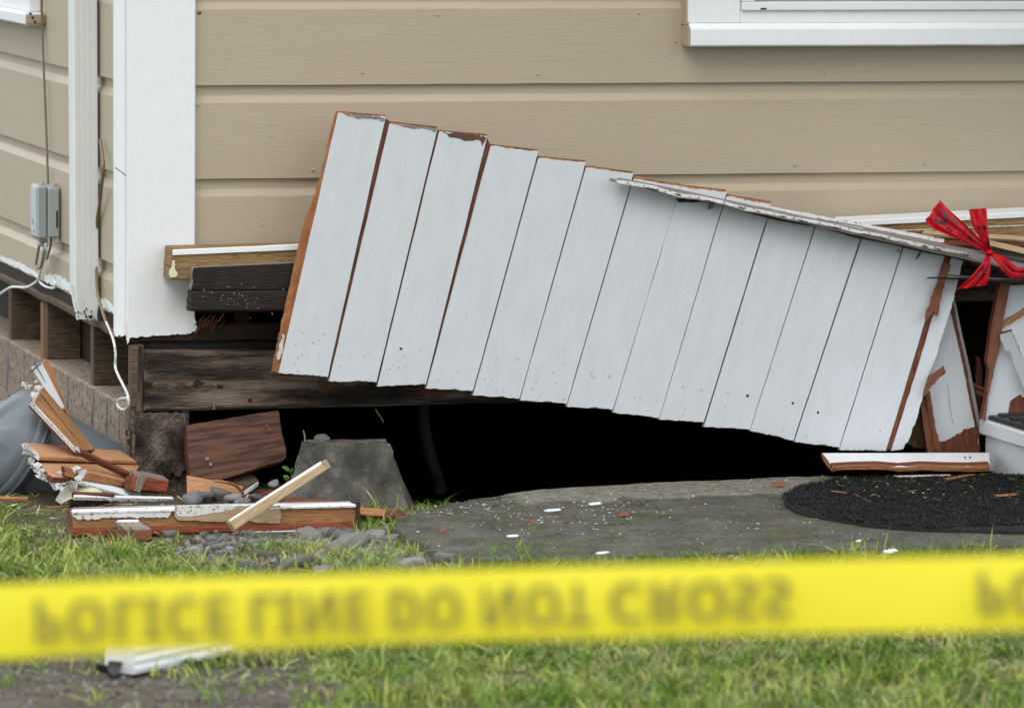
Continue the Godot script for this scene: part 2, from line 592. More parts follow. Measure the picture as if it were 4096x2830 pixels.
	var pier_v := PackedFloat32Array()
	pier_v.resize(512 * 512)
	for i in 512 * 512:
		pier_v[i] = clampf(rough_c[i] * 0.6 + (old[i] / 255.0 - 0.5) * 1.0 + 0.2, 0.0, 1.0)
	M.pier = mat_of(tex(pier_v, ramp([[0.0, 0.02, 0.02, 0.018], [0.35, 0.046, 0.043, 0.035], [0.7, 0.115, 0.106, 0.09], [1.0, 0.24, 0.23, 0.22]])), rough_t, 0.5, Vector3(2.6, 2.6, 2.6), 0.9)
	M.foundation = mat_of(tex(speck(512, 71, 0.55, [[0.025, 0.72, 0.15], [0.09, 0.8, 0.0]]), ramp([[0.0, 0.022, 0.014, 0.01], [0.3, 0.19, 0.138, 0.102], [0.6, 0.32, 0.25, 0.195], [1.0, 0.43, 0.37, 0.31]])), rough_t, 0.5, Vector3(2.4, 2.4, 2.4), 0.9)
	M.lime = mat_of(tex(speck(256, 75, 0.6, [[0.06, 0.6, 0.1]]), ramp([[0.0, 0.2, 0.18, 0.16], [1.0, 0.42, 0.42, 0.42]]), 256), rough_t, 0.2, Vector3(8, 8, 8), 0.9)
	M.stained = mat_of(tex(old2, ramp([[0.0, 0.012, 0.009, 0.008], [0.4, 0.055, 0.04, 0.033], [0.65, 0.12, 0.09, 0.075], [1.0, 0.21, 0.165, 0.145]])), rough_t, 0.5, Vector3(2.6, 2.6, 2.6), 0.9)
	M.soil = mat_of(tex(speck(512, 91, 0.5, [[0.06, 0.66, 0.9], [0.1, 0.72, 0.1]]), ramp([[0.0, 0.35, 0.33, 0.3], [0.5, 0.75, 0.72, 0.68], [1.0, 1.0, 0.97, 0.94]])), rough_t, 1.0, Vector3(3, 3, 3), 0.95)
	M.soil.vertex_color_use_as_albedo = true
	M.stone = mat_of(tex(speck(256, 95, 0.6, [[0.1, 0.7, 0.95]]), ramp([[0.0, 0.65, 0.65, 0.65], [1.0, 1.0, 1.0, 1.0]]), 256), rough_t, 0.2, Vector3(9, 9, 9), 0.8)
	M.stone.vertex_color_use_as_albedo = true
	M.grass = plain(Color.WHITE, 0.55, 0.35)
	M.grass.vertex_color_use_as_albedo = true
	M.grass.backlight_enabled = true
	M.grass.backlight = Color(0.6, 0.6, 0.6)
	M.bits = plain(Color.WHITE, 0.7)
	M.bits.vertex_color_use_as_albedo = true
	M.mat_fibre = mat_of(tex(speck(256, 97, 0.4, [[0.2, 0.62, 1.0]]), ramp([[0.0, 0.006, 0.006, 0.007], [0.5, 0.016, 0.016, 0.017], [1.0, 0.05, 0.05, 0.05]]), 256), rough_t, 0.3, Vector3(7, 7, 7), 0.95)
	M.dim_pipe = plain(lin(0.03, 0.027, 0.024), 0.8)
	M.rubber = plain(lin(0.013, 0.013, 0.014), 0.5)
	M.plastic = mat_of(tex(flat, ramp([[0.0, 0.08, 0.09, 0.1], [0.3, 0.125, 0.145, 0.165], [1.0, 0.155, 0.178, 0.2]])), ding_t, 0.1, Vector3(2, 2, 2), 0.42)
	M.cream = mat_of(tex(flat, ramp([[0.0, 0.4, 0.36, 0.22], [0.3, 0.66, 0.64, 0.45], [1.0, 0.72, 0.7, 0.52]])), ding_t, 0.08, Vector3(3, 3, 3), 0.4)
	M.metal_grey = mat_of(tex(flat, ramp([[0.0, 0.2, 0.2, 0.2], [0.3, 0.34, 0.37, 0.375], [1.0, 0.4, 0.43, 0.435]])), ding_t, 0.05, Vector3(4, 4, 4), 0.45)
	M.label = plain(lin(0.5, 0.56, 0.62), 0.4)
	M.spout = mat_of(tex(flat, ramp([[0.0, 0.35, 0.36, 0.36], [0.3, 0.7, 0.725, 0.735], [1.0, 0.74, 0.765, 0.775]])), ding_t, 0.06, Vector3(2, 2, 2), 0.4)
	M.cable_tan = plain(lin(0.21, 0.15, 0.085), 0.6)
	M.cable_grey = plain(lin(0.24, 0.22, 0.19), 0.6)
	M.dark = plain(lin(0.012, 0.012, 0.012), 0.8)
	M.screw = plain(lin(0.62, 0.64, 0.66), 0.35)
	M.steel = plain(lin(0.4, 0.42, 0.45), 0.3)
	M.steel.metallic = 0.7
	M.red = plain(lin(0.5, 0.004, 0.014), 0.3, 0.35)
	M.red.backlight_enabled = true
	M.red.backlight = lin(0.35, 0.003, 0.01)
	M.red_print = plain(lin(0.09, 0.006, 0.012), 0.45)
	M.yellow = plain(lin(0.88, 0.79, 0.06), 0.45, 0.3)
	M.yellow.backlight_enabled = true
	M.yellow.backlight = lin(0.6, 0.5, 0.008)
	M.olive = plain(lin(0.26, 0.225, 0.025), 0.45)
	M.glass = plain(Color(0.9, 0.93, 0.95, 0.12), 0.05)
	M.glass.transparency = BaseMaterial3D.TRANSPARENCY_ALPHA
	M.blind = plain(lin(0.5, 0.5, 0.49), 0.6)
	M.mud = plain(lin(0.2, 0.175, 0.15), 0.9)
	M.rust = plain(lin(0.09, 0.045, 0.03), 0.8)
	M.leaf = plain(lin(0.06, 0.16, 0.02), 0.5)
	M.leaf.backlight_enabled = true
	M.leaf.backlight = lin(0.1, 0.25, 0.03)


# ---------------------------------------------------------------- the scene
func _ready() -> void:
	rng.seed = 77
	nz.seed = 5
	nz.frequency = 0.01
	nz.noise_type = FastNoiseLite.TYPE_SIMPLEX_SMOOTH
	nz.fractal_octaves = 3
	# camera: a long lens from across the yard, focused on the torn skirting
	var cam := Camera3D.new()
	cam.name = "camera"
	add_child(cam)
	cam.transform = Transform3D(Basis(Vector3(0.97002, 0.005313, 0.242967), Vector3(0.017008, 0.995826, -0.089677), Vector3(-0.242429, 0.091121, 0.96588)), CAM)
	var att := CameraAttributesPhysical.new()
	att.frustum_focal_length = 193.36
	att.frustum_focus_distance = 13.95
	att.exposure_aperture = 5.6
	att.frustum_near = 0.1
	att.frustum_far = 400.0
	cam.attributes = att
	cam.fov = rad_to_deg(2.0 * atan(1415.0 / 22800.0))
	cam.near = 0.1
	cam.far = 400.0
	# overcast daylight
	var env := Environment.new()
	var sky := Sky.new()
	var sm := ProceduralSkyMaterial.new()
	sm.sky_top_color = lin(0.9, 0.955, 1.0)
	sm.sky_horizon_color = lin(0.5, 0.54, 0.585)
	sm.sky_curve = 0.35
	sm.ground_horizon_color = lin(0.2, 0.21, 0.19)
	sm.ground_bottom_color = lin(0.08, 0.09, 0.06)
	sm.sun_angle_max = 0.0
	sky.sky_material = sm
	env.background_mode = Environment.BG_SKY
	env.sky = sky
	env.tonemap_mode = Environment.TONE_MAPPER_LINEAR
	env.tonemap_exposure = 2.55
	env.sdfgi_enabled = true
	env.ssao_enabled = true
	env.ssil_enabled = true
	var we := WorldEnvironment.new()
	we.name = "world"
	we.environment = env
	add_child(we)
	var sun := DirectionalLight3D.new()
	sun.name = "sun"
	sun.light_energy = 0.22
	sun.light_angular_distance = 40.0
	sun.light_color = Color(1.0, 0.985, 0.965)
	sun.shadow_enabled = true
	add_child(sun)
	sun.look_at_from_position(Vector3(-4, 9, 7), Vector3.ZERO)

	make_materials()
	ground()
	build_house()
	wall_fittings()
	skirting()
	timber_pile()
	front_timbers()
	entrance()
	ribbon()
	litter()
	stones()
	plants()
	police_tape()


func build_house() -> void:
	house = thing("house", Vector3.ZERO, "house with tan lapped siding and white corner boards, its front skirting torn open", "house")
	var h := house
	# front siding: face, cove bevel and the recessed lap under the next board
	var prof := PackedVector2Array([Vector2(-0.02, 0.0), Vector2(0.0, 0.002), Vector2(0.0, 0.188), Vector2(-0.012, 0.206), Vector2(-0.012, 0.236), Vector2(-0.02, 0.236)])
	for k in range(-2, 6):
		var y := 0.989 + k * COURSE
		sweep(h, "siding_board", prof, Vector3(0.15, y, rng.randf_range(-0.001, 0.001)), Vector3.RIGHT, Vector3.BACK, 3.6, 40, M.siding, 0.0013)
	# side wall siding, running back from the corner
	for k in range(-2, 6):
		var y := 0.998 + k * COURSE
		sweep(h, "siding_board", prof, Vector3(rng.randf_range(-0.001, 0.001), y, -8.0), Vector3.BACK, Vector3.LEFT, 7.955, 40, M.siding, 0.0013)
	var low := PackedVector2Array([Vector2(-0.02, 0.0), Vector2(0.0, 0.0), Vector2(0.0, 0.08), Vector2(-0.012, 0.097), Vector2(-0.012, 0.127), Vector2(-0.02, 0.127)])
	sweep(h, "siding_board", low, Vector3(0.001, 0.413, -8.0), Vector3.BACK, Vector3.LEFT, 7.955, 60, M.siding, 0.0035)
	# bare white primer along the torn bottom edge of the side wall
	for e: Array in [[-1.98, -1.3, 0.016], [-1.22, -0.75, 0.03], [-0.66, -0.42, 0.02], [-0.4, -0.16, 0.026]]:
		var z0: float = e[0]
		var z1: float = e[1]
		var hh: float = e[2]
		outline(h, "bare_primer", [Vector3(-0.002, 0.418, z0), Vector3(-0.002, 0.418, z1), Vector3(-0.002, 0.418 + hh * 0.6, z1), Vector3(-0.002, 0.418 + hh, (z0 + z1) * 0.5), Vector3(-0.002, 0.418 + hh * 0.5, z0)], 0.002, M.white, M.white, 0.006)
	# corner boards
	board(h, "corner_board", [Vector3(0.172, 2.35, 0.024), Vector3(0.1674, 0.3881, 0.024), Vector3(-0.0025, 0.3724, 0.024), Vector3(0.0, 2.35, 0.024)], 0.024, M.white, M.white, {"jag": [0.0, 0.0015], "rag": 0.0005, "bevel": 0.003})
	var flap := outline(h, "splintered_edge", [Vector3(-0.0041, 0.4108, 0.0265), Vector3(0.1662, 0.4254, 0.0265), Vector3(0.1731, 0.3907, 0.0265), Vector3(0.155, 0.3818, 0.0265), Vector3(0.08, 0.378, 0.0265), Vector3(0.0052, 0.3737, 0.0265), Vector3(-0.0023, 0.3578, 0.0265)], 0.004, M.white, M.pale, 0.0018)
	flap.set_meta("label", "ragged white lower end of the corner board")
	var mould := PackedVector2Array([Vector2(0, -0.07), Vector2(0.016, -0.07), Vector2(0.02, -0.064), Vector2(0.02, -0.045), Vector2(0.0215, -0.036), Vector2(0.0205, -0.026), Vector2(0.017, -0.017), Vector2(0.012, -0.009), Vector2(0.009, -0.003), Vector2(0.006, 0.0), Vector2(0, 0.0)])
	var st := begin()
	for k in mould.size():
		var p := mould[k]
		var p2 := mould[(k + 1) % mould.size()]
		var n := Vector2(p2.x - p.x, p2.y - p.y).orthogonal()
		var out := Vector3(-absf(n.x) - 0.001, 0, -n.y) if k < mould.size() - 1 else Vector3.RIGHT
		for s in 30:
			var y0 := lerpf(0.375, 2.35, s / 30.0)
			var y1 := lerpf(0.375, 2.35, (s + 1) / 30.0)
			if s == 0:
				y0 += nz.get_noise_1d(k * 900.0) * 0.008
			quad(st, Vector3(-p.x, y0, p.y), Vector3(-p2.x, y0, p2.y), Vector3(-p2.x, y1, p2.y), Vector3(-p.x, y1, p.y), out)
	put(h, "corner_moulding", finish([[st, M.white]]), Transform3D(Basis(), Vector3(-0.0025, 0, 0.012)))
	# scuffs, raised nail heads and knots on the front boards
	for e: Array in [[Vector3(0.3655, 0.8932, 0.001), 0.006, 0.003], [Vector3(0.363, 0.8642, 0.001), 0.007, 0.003], [Vector3(0.3394, 0.6481, 0.001), 0.006, 0.005], [Vector3(0.3431, 0.6586, 0.001), 0.004, 0.002], [Vector3(0.2853, 0.5652, 0.001), 0.002, 0.003], [Vector3(2.2551, 0.8878, 0.001), 0.003, 0.002], [Vector3(1.3823, 1.0502, 0.001), 0.0015, 0.004]]:
		var p: Vector3 = e[0]
		outline(h, "scuff_mark", [p + Vector3(-e[1], e[2], 0), p + Vector3(e[1] * 0.4, e[2], 0), p + Vector3(e[1], -e[2] * 0.6, 0), p + Vector3(-e[1] * 0.3, -e[2], 0)], 0.0008, M.grey_paint, M.grey_paint, 0.001, 0.0006)
	board(h, "scuff_mark", [Vector3(1.3716, 1.0878, 0.001), Vector3(1.3693, 1.054, 0.001), Vector3(1.3738, 1.0552, 0.001), Vector3(1.3762, 1.0878, 0.001)], 0.001, M.grey_paint, M.grey_paint, {"jag": [0.002, 0.006]})
	for e: Vector3 in [Vector3(1.3015, 1.1656, 0.001), Vector3(1.3982, 1.0946, 0.001), Vector3(0.1804, 0.9425, 0.001), Vector3(0.8431, 0.7702, 0.001), Vector3(1.7137, 0.781, 0.001), Vector3(0.5938, 1.0203, 0.001), Vector3(1.0408, 1.0143, 0.001), Vector3(1.7904, 1.0143, 0.001), Vector3(0.4678, 0.7799, 0.001), Vector3(2.0585, 0.7811, 0.001), Vector3(0.7839, 1.162, 0.001)]:
		var s := SphereMesh.new()
		s.radius = 0.0045
		s.height = 0.004
		s.radial_segments = 10
		s.rings = 5
		s.material = M.siding
		put(h, "nail_bump", s, Transform3D(Basis(Vector3.RIGHT, PI / 2), e))
	outline(h, "knot_hole", [Vector3(0.1785, 1.1697, 0.001), Vector3(0.1866, 1.1721, 0.001), Vector3(0.1897, 1.1672, 0.001), Vector3(0.1835, 1.1629, 0.001), Vector3(0.1772, 1.1654, 0.001)], 0.001, M.rust, M.rust, 0.002, 0.0006)
	# walls behind the boards, floor above the crawl space and the far sides of the house
	block(h, "front_sheathing", Vector3(0.03, 0.46, -0.06), Vector3(3.75, 2.4, -0.022), M.rotten)
	block(h, "side_sheathing", Vector3(0.022, 0.42, -8.0), Vector3(0.06, 2.4, -0.03), M.rotten)
	block(h, "far_wall", Vector3(0.0, -0.9, -8.1), Vector3(3.75, 2.4, -8.0), M.foundation)
	block(h, "end_wall", Vector3(3.75, -0.9, -8.1), Vector3(3.85, 2.4, 0.0), M.siding)
	block(h, "floor_deck", Vector3(0.06, 0.42, -8.0), Vector3(3.75, 0.455, -0.1), M.stud)
	block(h, "attic_lid", Vector3(-0.35, 2.4, -8.3), Vector3(4.0, 2.5, 0.28), M.vinyl)
	for k in 8:
		block(h, "floor_joist", Vector3(0.3 + k * 0.42, 0.3, -7.9), Vector3(0.34 + k * 0.42, 0.418, -0.14), M.stud)
	# window with a deep sill
	var w0 := Vector3(1.4145, 1.1371, 0.055)
	var cas := PackedVector2Array([Vector2(0, 0), Vector2(0.055, 0), Vector2(0.055, 0.06), Vector2(0, 0.06)])
	var wy := Vector3(1.5755, 1.1742, 0.055).y
	var sill_b := Vector3(1.834, 1.0836, 0.07).y
	var sill_t := Vector3(1.8335, 1.1282, 0.07).y
	var win := Node3D.new()
	win.name = "window"
	h.add_child(win, true)
	win.position = Vector3(w0.x, sill_b, 0)
	block(win, "casing", Vector3(w0.x, sill_t + 0.012, 0.002), Vector3(w0.x + 0.138, 2.25, 0.055), M.white, 0.004)
	block(win, "casing", Vector3(w0.x + 0.138, sill_t + 0.012, 0.002), Vector3(3.3, wy, 0.053), M.white, 0.003)
	sweep(win, "sill", PackedVector2Array([Vector2(0.0, 0.0), Vector2(0.066, 0.0), Vector2(0.07, 0.004), Vector2(0.07, sill_t - sill_b - 0.002), Vector2(0.066, sill_t - sill_b), Vector2(0.052, sill_t - sill_b + 0.013), Vector2(0.0, sill_t - sill_b + 0.013)]), Vector3(w0.x + 0.003, sill_b, 0.002), Vector3.RIGHT, Vector3.BACK, 3.3 - w0.x, 30, M.white, 0.0012)
	block(win, "painted_end", Vector3(w0.x - 0.0015, sill_b + 0.004, 0.003), Vector3(w0.x + 0.002, sill_t + 0.006, 0.066), M.siding, 0.001)
	block(win, "painted_end", Vector3(w0.x - 0.003, sill_t + 0.01, 0.001), Vector3(w0.x - 0.0002, 2.25, 0.053), M.siding, 0.001)
	var rail_y := Vector3(1.573, 1.1944, 0.063).y
	block(win, "frame", Vector3(w0.x + 0.139, wy - 0.001, 0.004), Vector3(3.3, rail_y, 0.063), M.vinyl, 0.002)
	block(win, "frame", Vector3(w0.x + 0.139, rail_y + 0.0005, 0.004), Vector3(w0.x + 0.172, 2.25, 0.062), M.vinyl, 0.002)
	var slot := Vector3(1.609, 1.1775, 0.0632)
	block(win, "weep_slot", slot - Vector3(0.008, 0.0022, 0.004), slot + Vector3(0.008, 0.0022, 0.0006), M.dark, 0.0005)
	block(win, "pane", Vector3(w0.x + 0.17, rail_y - 0.004, 0.03), Vector3(3.3, 2.25, 0.034), M.glass, 0.0005)
	for k in 18:
		var yy := rail_y + 0.012 + k * 0.035
		block(win, "blind_slat", Vector3(w0.x + 0.176, yy, 0.012), Vector3(3.3, yy + 0.033, 0.015), M.blind, 0.001)
	# ledger boards left and right of the torn panel, white above and bare in front
	var a := [Vector3(0.0912, 0.6002, 0.11), Vector3(0.4763, 0.604, 0.11), Vector3(0.4765, 0.5202, 0.11), Vector3(0.0825, 0.5226, 0.11)]
	board(h, "ledger_board", a, 0.08, M.tan, M.tan, {"jag": [0.004, 0.0], "rag": 0.0006})
	board(h, "white_edge", [Vector3(0.1053, 0.5977, 0.035), Vector3(0.4925, 0.6028, 0.035), Vector3(0.475, 0.6069, 0.116), Vector3(0.09, 0.5952, 0.116)], 0.013, M.white, M.white, {"rag": 0.001, "jag": [0.004, 0.0]})
	outline(h, "dried_sealant", [Vector3(0.0951, 0.5697, 0.112), Vector3(0.1013, 0.5709, 0.112), Vector3(0.0995, 0.5513, 0.112), Vector3(0.1063, 0.5389, 0.112), Vector3(0.1026, 0.528, 0.112), Vector3(0.0902, 0.5281, 0.112), Vector3(0.0864, 0.538, 0.112), Vector3(0.0926, 0.5514, 0.112)], 0.008, M.cream, M.cream, 0.004, 0.004)
	# rim of the floor: two blackened boards, then the reddish rim joist
	board(h, "blackened_board", [Vector3(0.1406, 0.5536, 0.15), Vector3(0.4678, 0.5646, 0.15), Vector3(0.4679, 0.4951, 0.15), Vector3(0.1332, 0.4987, 0.15)], 0.04, M.black, M.weathered, {"jag": [0.006, 0.0], "bevel": 0.002})
	board(h, "blackened_board", [Vector3(0.1314, 0.4973, 0.156), Vector3(0.4666, 0.4944, 0.156), Vector3(0.4668, 0.4433, 0.156), Vector3(0.1265, 0.4473, 0.156)], 0.05, M.black, M.black, {"jag": [0.005, 0.0], "bevel": 0.005})
	for k in 34:
		var p := Vector3(0.2416, 0.4763, 0.1575) + Vector3(rng.randfn(0, 0.035), rng.randfn(0, 0.018), 0)
		if k % 6 == 0:
			p.x += rng.randf_range(-0.08, 0.08)
		var r := rng.randf_range(0.0008, 0.0022)
		outline(h, "lichen_speck", [p + Vector3(-r, r * 0.5, 0), p + Vector3(0, r, 0), p + Vector3(r, 0, 0), p + Vector3(0, -r, 0)], 0.0008, M.lime, M.lime, 0.0, 0.0008)
	board(h, "rim_joist", [Vector3(0.0313, 0.4036, 0.02), Vector3(1.3315, 0.3924, 0.02), Vector3(1.3319, 0.3438, 0.02), Vector3(0.0313, 0.3641, 0.02)], 0.05, M.reddark, M.reddark, {"bevel": 0.004, "rag": 0.002})
	board(h, "subfloor_edge", [Vector3(0.0527, 0.3612, 0.005), Vector3(1.336, 0.3437, 0.005), Vector3(1.3362, 0.3184, 0.005), Vector3(0.0527, 0.3377, 0.005)], 0.04, M.black, M.black, {})
	for k in 12:
		var p := Vector3(0.2173, 0.4248, 0.028) + Vector3(rng.randf_range(-0.035, 0.03), rng.randf_range(-0.015, 0.01), 0)
		var e := p + Vector3(rng.randf_range(-0.012, -0.03), -rng.randf_range(0.02, 0.05), 0.004)
		board(h, "splinter", [p, e, e + Vector3(0.0035, 0.001, 0), p + Vector3(0.0035, 0, 0)], 0.002, M.redwood_dark, M.redwood_dark, {"jag": [0.002, 0.004]})
	# sill beam on the foundation corner
	board(h, "sill_beam", [Vector3(0.036, 0.3415, 0.045), Vector3(1.3902, 0.3306, 0.045), Vector3(1.3913, 0.198, 0.045), Vector3(0.0341, 0.1923, 0.045)], 0.14, M.beam, M.beam, {"rag": 0.0012, "jag": [0.003, 0.0], "bevel": 0.006})
	for e: Array in [[Vector3(0.045, 0.2608, 0.047), 0.014, 0.006], [Vector3(0.0487, 0.2317, 0.047), 0.012, 0.004], [Vector3(0.2262, 0.2513, 0.047), 0.01, 0.005], [Vector3(0.173, 0.2615, 0.047), 0.018, 0.006], [Vector3(0.3016, 0.2158, 0.047), 0.006, 0.004]]:
		var p: Vector3 = e[0]
		outline(h, "rotted_hole", [p + Vector3(-e[1], e[2] * 0.3, 0), p + Vector3(-e[1] * 0.2, e[2], 0), p + Vector3(e[1], e[2] * 0.2, 0), p + Vector3(e[1] * 0.4, -e[2], 0), p + Vector3(-e[1] * 0.6, -e[2] * 0.8, 0)], 0.002, M.black, M.black, 0.003, 0.0012)
	board(h, "drip_streak", [Vector3(0.2048, 0.2548, 0.0475), Vector3(0.2061, 0.1929, 0.0475), Vector3(0.2117, 0.1928, 0.0475), Vector3(0.2092, 0.2547, 0.0475)], 0.002, M.silver_wood, M.silver_wood, {"jag": [0.012, 0.004], "rag": 0.002})
	for e: Array in [[1295, 1550, 26, 18], [1340, 1535, 20, 14], [1720, 1570, 40, 16], [1280, 1525, 12, 8]]:
		var p := Vector3(0.0, 0.0, 0.0)
		p = Vector3(0.491, 0.2432, 0.046) + Vector3((e[0] - 1300) / 1560.0, (1550 - e[1]) / 1620.0, 0)
		var sx: float = e[2] / 1560.0
		var sy: float = e[3] / 1620.0
		outline(h, "bare_wood_patch", [p + Vector3(-sx, sy, 0), p + Vector3(sx, sy * 0.8, 0), p + Vector3(sx * 0.8, -sy, 0), p + Vector3(-sx * 0.7, -sy * 0.7, 0)], 0.002, M.redwood_dark, M.redwood_dark, 0.006, 0.0005)
	# side wall: plate, short studs, blocking and the foundation below
	block(h, "wall_plate", Vector3(0.004, 0.357, -8.0), Vector3(0.11, 0.4125, 0.012), M.reddark, 0.005)
	var lip := sweep(h, "plate_edge", PackedVector2Array([Vector2(0, 0), Vector2(0.008, 0.004), Vector2(0.01, 0.016), Vector2(0, 0.02)]), Vector3(0.004, 0.36, -8.0), Vector3.BACK, Vector3.LEFT, 7.95, 80, M.stud, 0.008)
	lip.set_meta("label", "cobwebbed ragged lower edge of the wall plate")
	block(h, "blocking", Vector3(0.1, 0.2, -8.0), Vector3(0.13, 0.36, -0.02), M.reddark, 0.003)
	var stud_z: Array[float] = [-1.86, -1.245, -0.53]
	for k in stud_z.size():
		var z := stud_z[k]
		block(h, "cripple_stud", Vector3(0.006, 0.205, z - 0.02), Vector3(0.098, 0.358, z + 0.02), M.stud, 0.003)
		if k == 1:
			block(h, "cripple_stud", Vector3(0.002, 0.2, z - 0.065), Vector3(0.09, 0.355, z - 0.0215), M.stud_orange, 0.003)
	block(h, "cripple_stud", Vector3(0.004, 0.203, 0.0), Vector3(0.03, 0.355, 0.042), M.stud, 0.003)
	board(h, "corner_stud", [Vector3(0.0196, 0.3577, 0.043), Vector3(0.0158, 0.1912, 0.043), Vector3(0.0351, 0.1896, 0.043), Vector3(0.0364, 0.3561, 0.043)], 0.04, M.beam, M.beam, {"bevel": 0.003})
	# foundation of the side wall, board-marked concrete, and its darkened corner
	var fp := PackedVector2Array([Vector2(-0.16, -0.35), Vector2(0.012, -0.35), Vector2(0.01, -0.02), Vector2(0.004, 0.012), Vector2(0.0, 0.06), Vector2(0.0, 0.198), Vector2(-0.006, 0.204), Vector2(-0.16, 0.206)])
	sweep(h, "foundation_wall", fp, Vector3(0.0, 0, -8.0), Vector3.BACK, Vector3.LEFT, 7.985, 90, M.foundation, 0.004)
	for z: float in [-1.853, -1.575, -0.855, -0.479, -0.273, -0.102]:
		var ys := [0.2, 0.055 + rng.randf() * 0.03]
		board(h, "lime_streak", [Vector3(-0.0045, ys[0], z - 0.006), Vector3(-0.0045, ys[1], z - 0.006 + rng.randf_range(-0.012, 0.012)), Vector3(-0.0045, ys[1], z + 0.007), Vector3(-0.0045, ys[0], z + rng.randf_range(0.004, 0.014))], 0.006, M.lime, M.lime, {"jag": [0.006, 0.03], "rag": 0.005, "bevel": 0.001})
	outline(h, "foundation_corner", [Vector3(0.0083, 0.1918, 0.06), Vector3(0.0737, 0.1893, 0.06), Vector3(0.1386, 0.1862, 0.06), Vector3(0.138, 0.0532, 0.06), Vector3(0.1267, 0.0424, 0.06), Vector3(0.1249, 0.0319, 0.06), Vector3(0.1111, 0.0303, 0.06), Vector3(0.1049, 0.0447, 0.06), Vector3(0.0861, 0.0204, 0.06), Vector3(0.0487, 0.0292, 0.06), Vector3(0.0113, 0.0406, 0.06)], 0.2, M.stained, M.stained, 0.003, 0.0, Vector3.RIGHT)
	outline(h, "foundation_corner", [Vector3(0.0524, 0.0467, 0.04), Vector3(0.1412, 0.0572, 0.04), Vector3(0.1437, -0.0235, 0.04), Vector3(0.0586, -0.0215, 0.04)], 0.18, M.stained, M.stained, 0.003)
	block(h, "inner_footing", Vector3(0.14, -0.9, -8.0), Vector3(0.2, 0.2, -0.3), M.foundation, 0.004)
	# little roof over the front door, out of the picture to the side
	var can := Node3D.new()
	can.name = "door_canopy"
	h.add_child(can, true)
	can.position = Vector3(3.0, 2.3, 0)
	block(can, "canopy_roof", Vector3(1.85, 2.3, 0.03), Vector3(4.3, 2.38, 1.5), M.vinyl, 0.006)
	for x: float in [2.15, 3.7]:
		board(can, "bracket", [Vector3(x, 1.75, 0.05), Vector3(x, 2.28, 1.0), Vector3(x + 0.06, 2.28, 1.0), Vector3(x + 0.06, 1.75, 0.05)], 0.06, M.white, M.white)


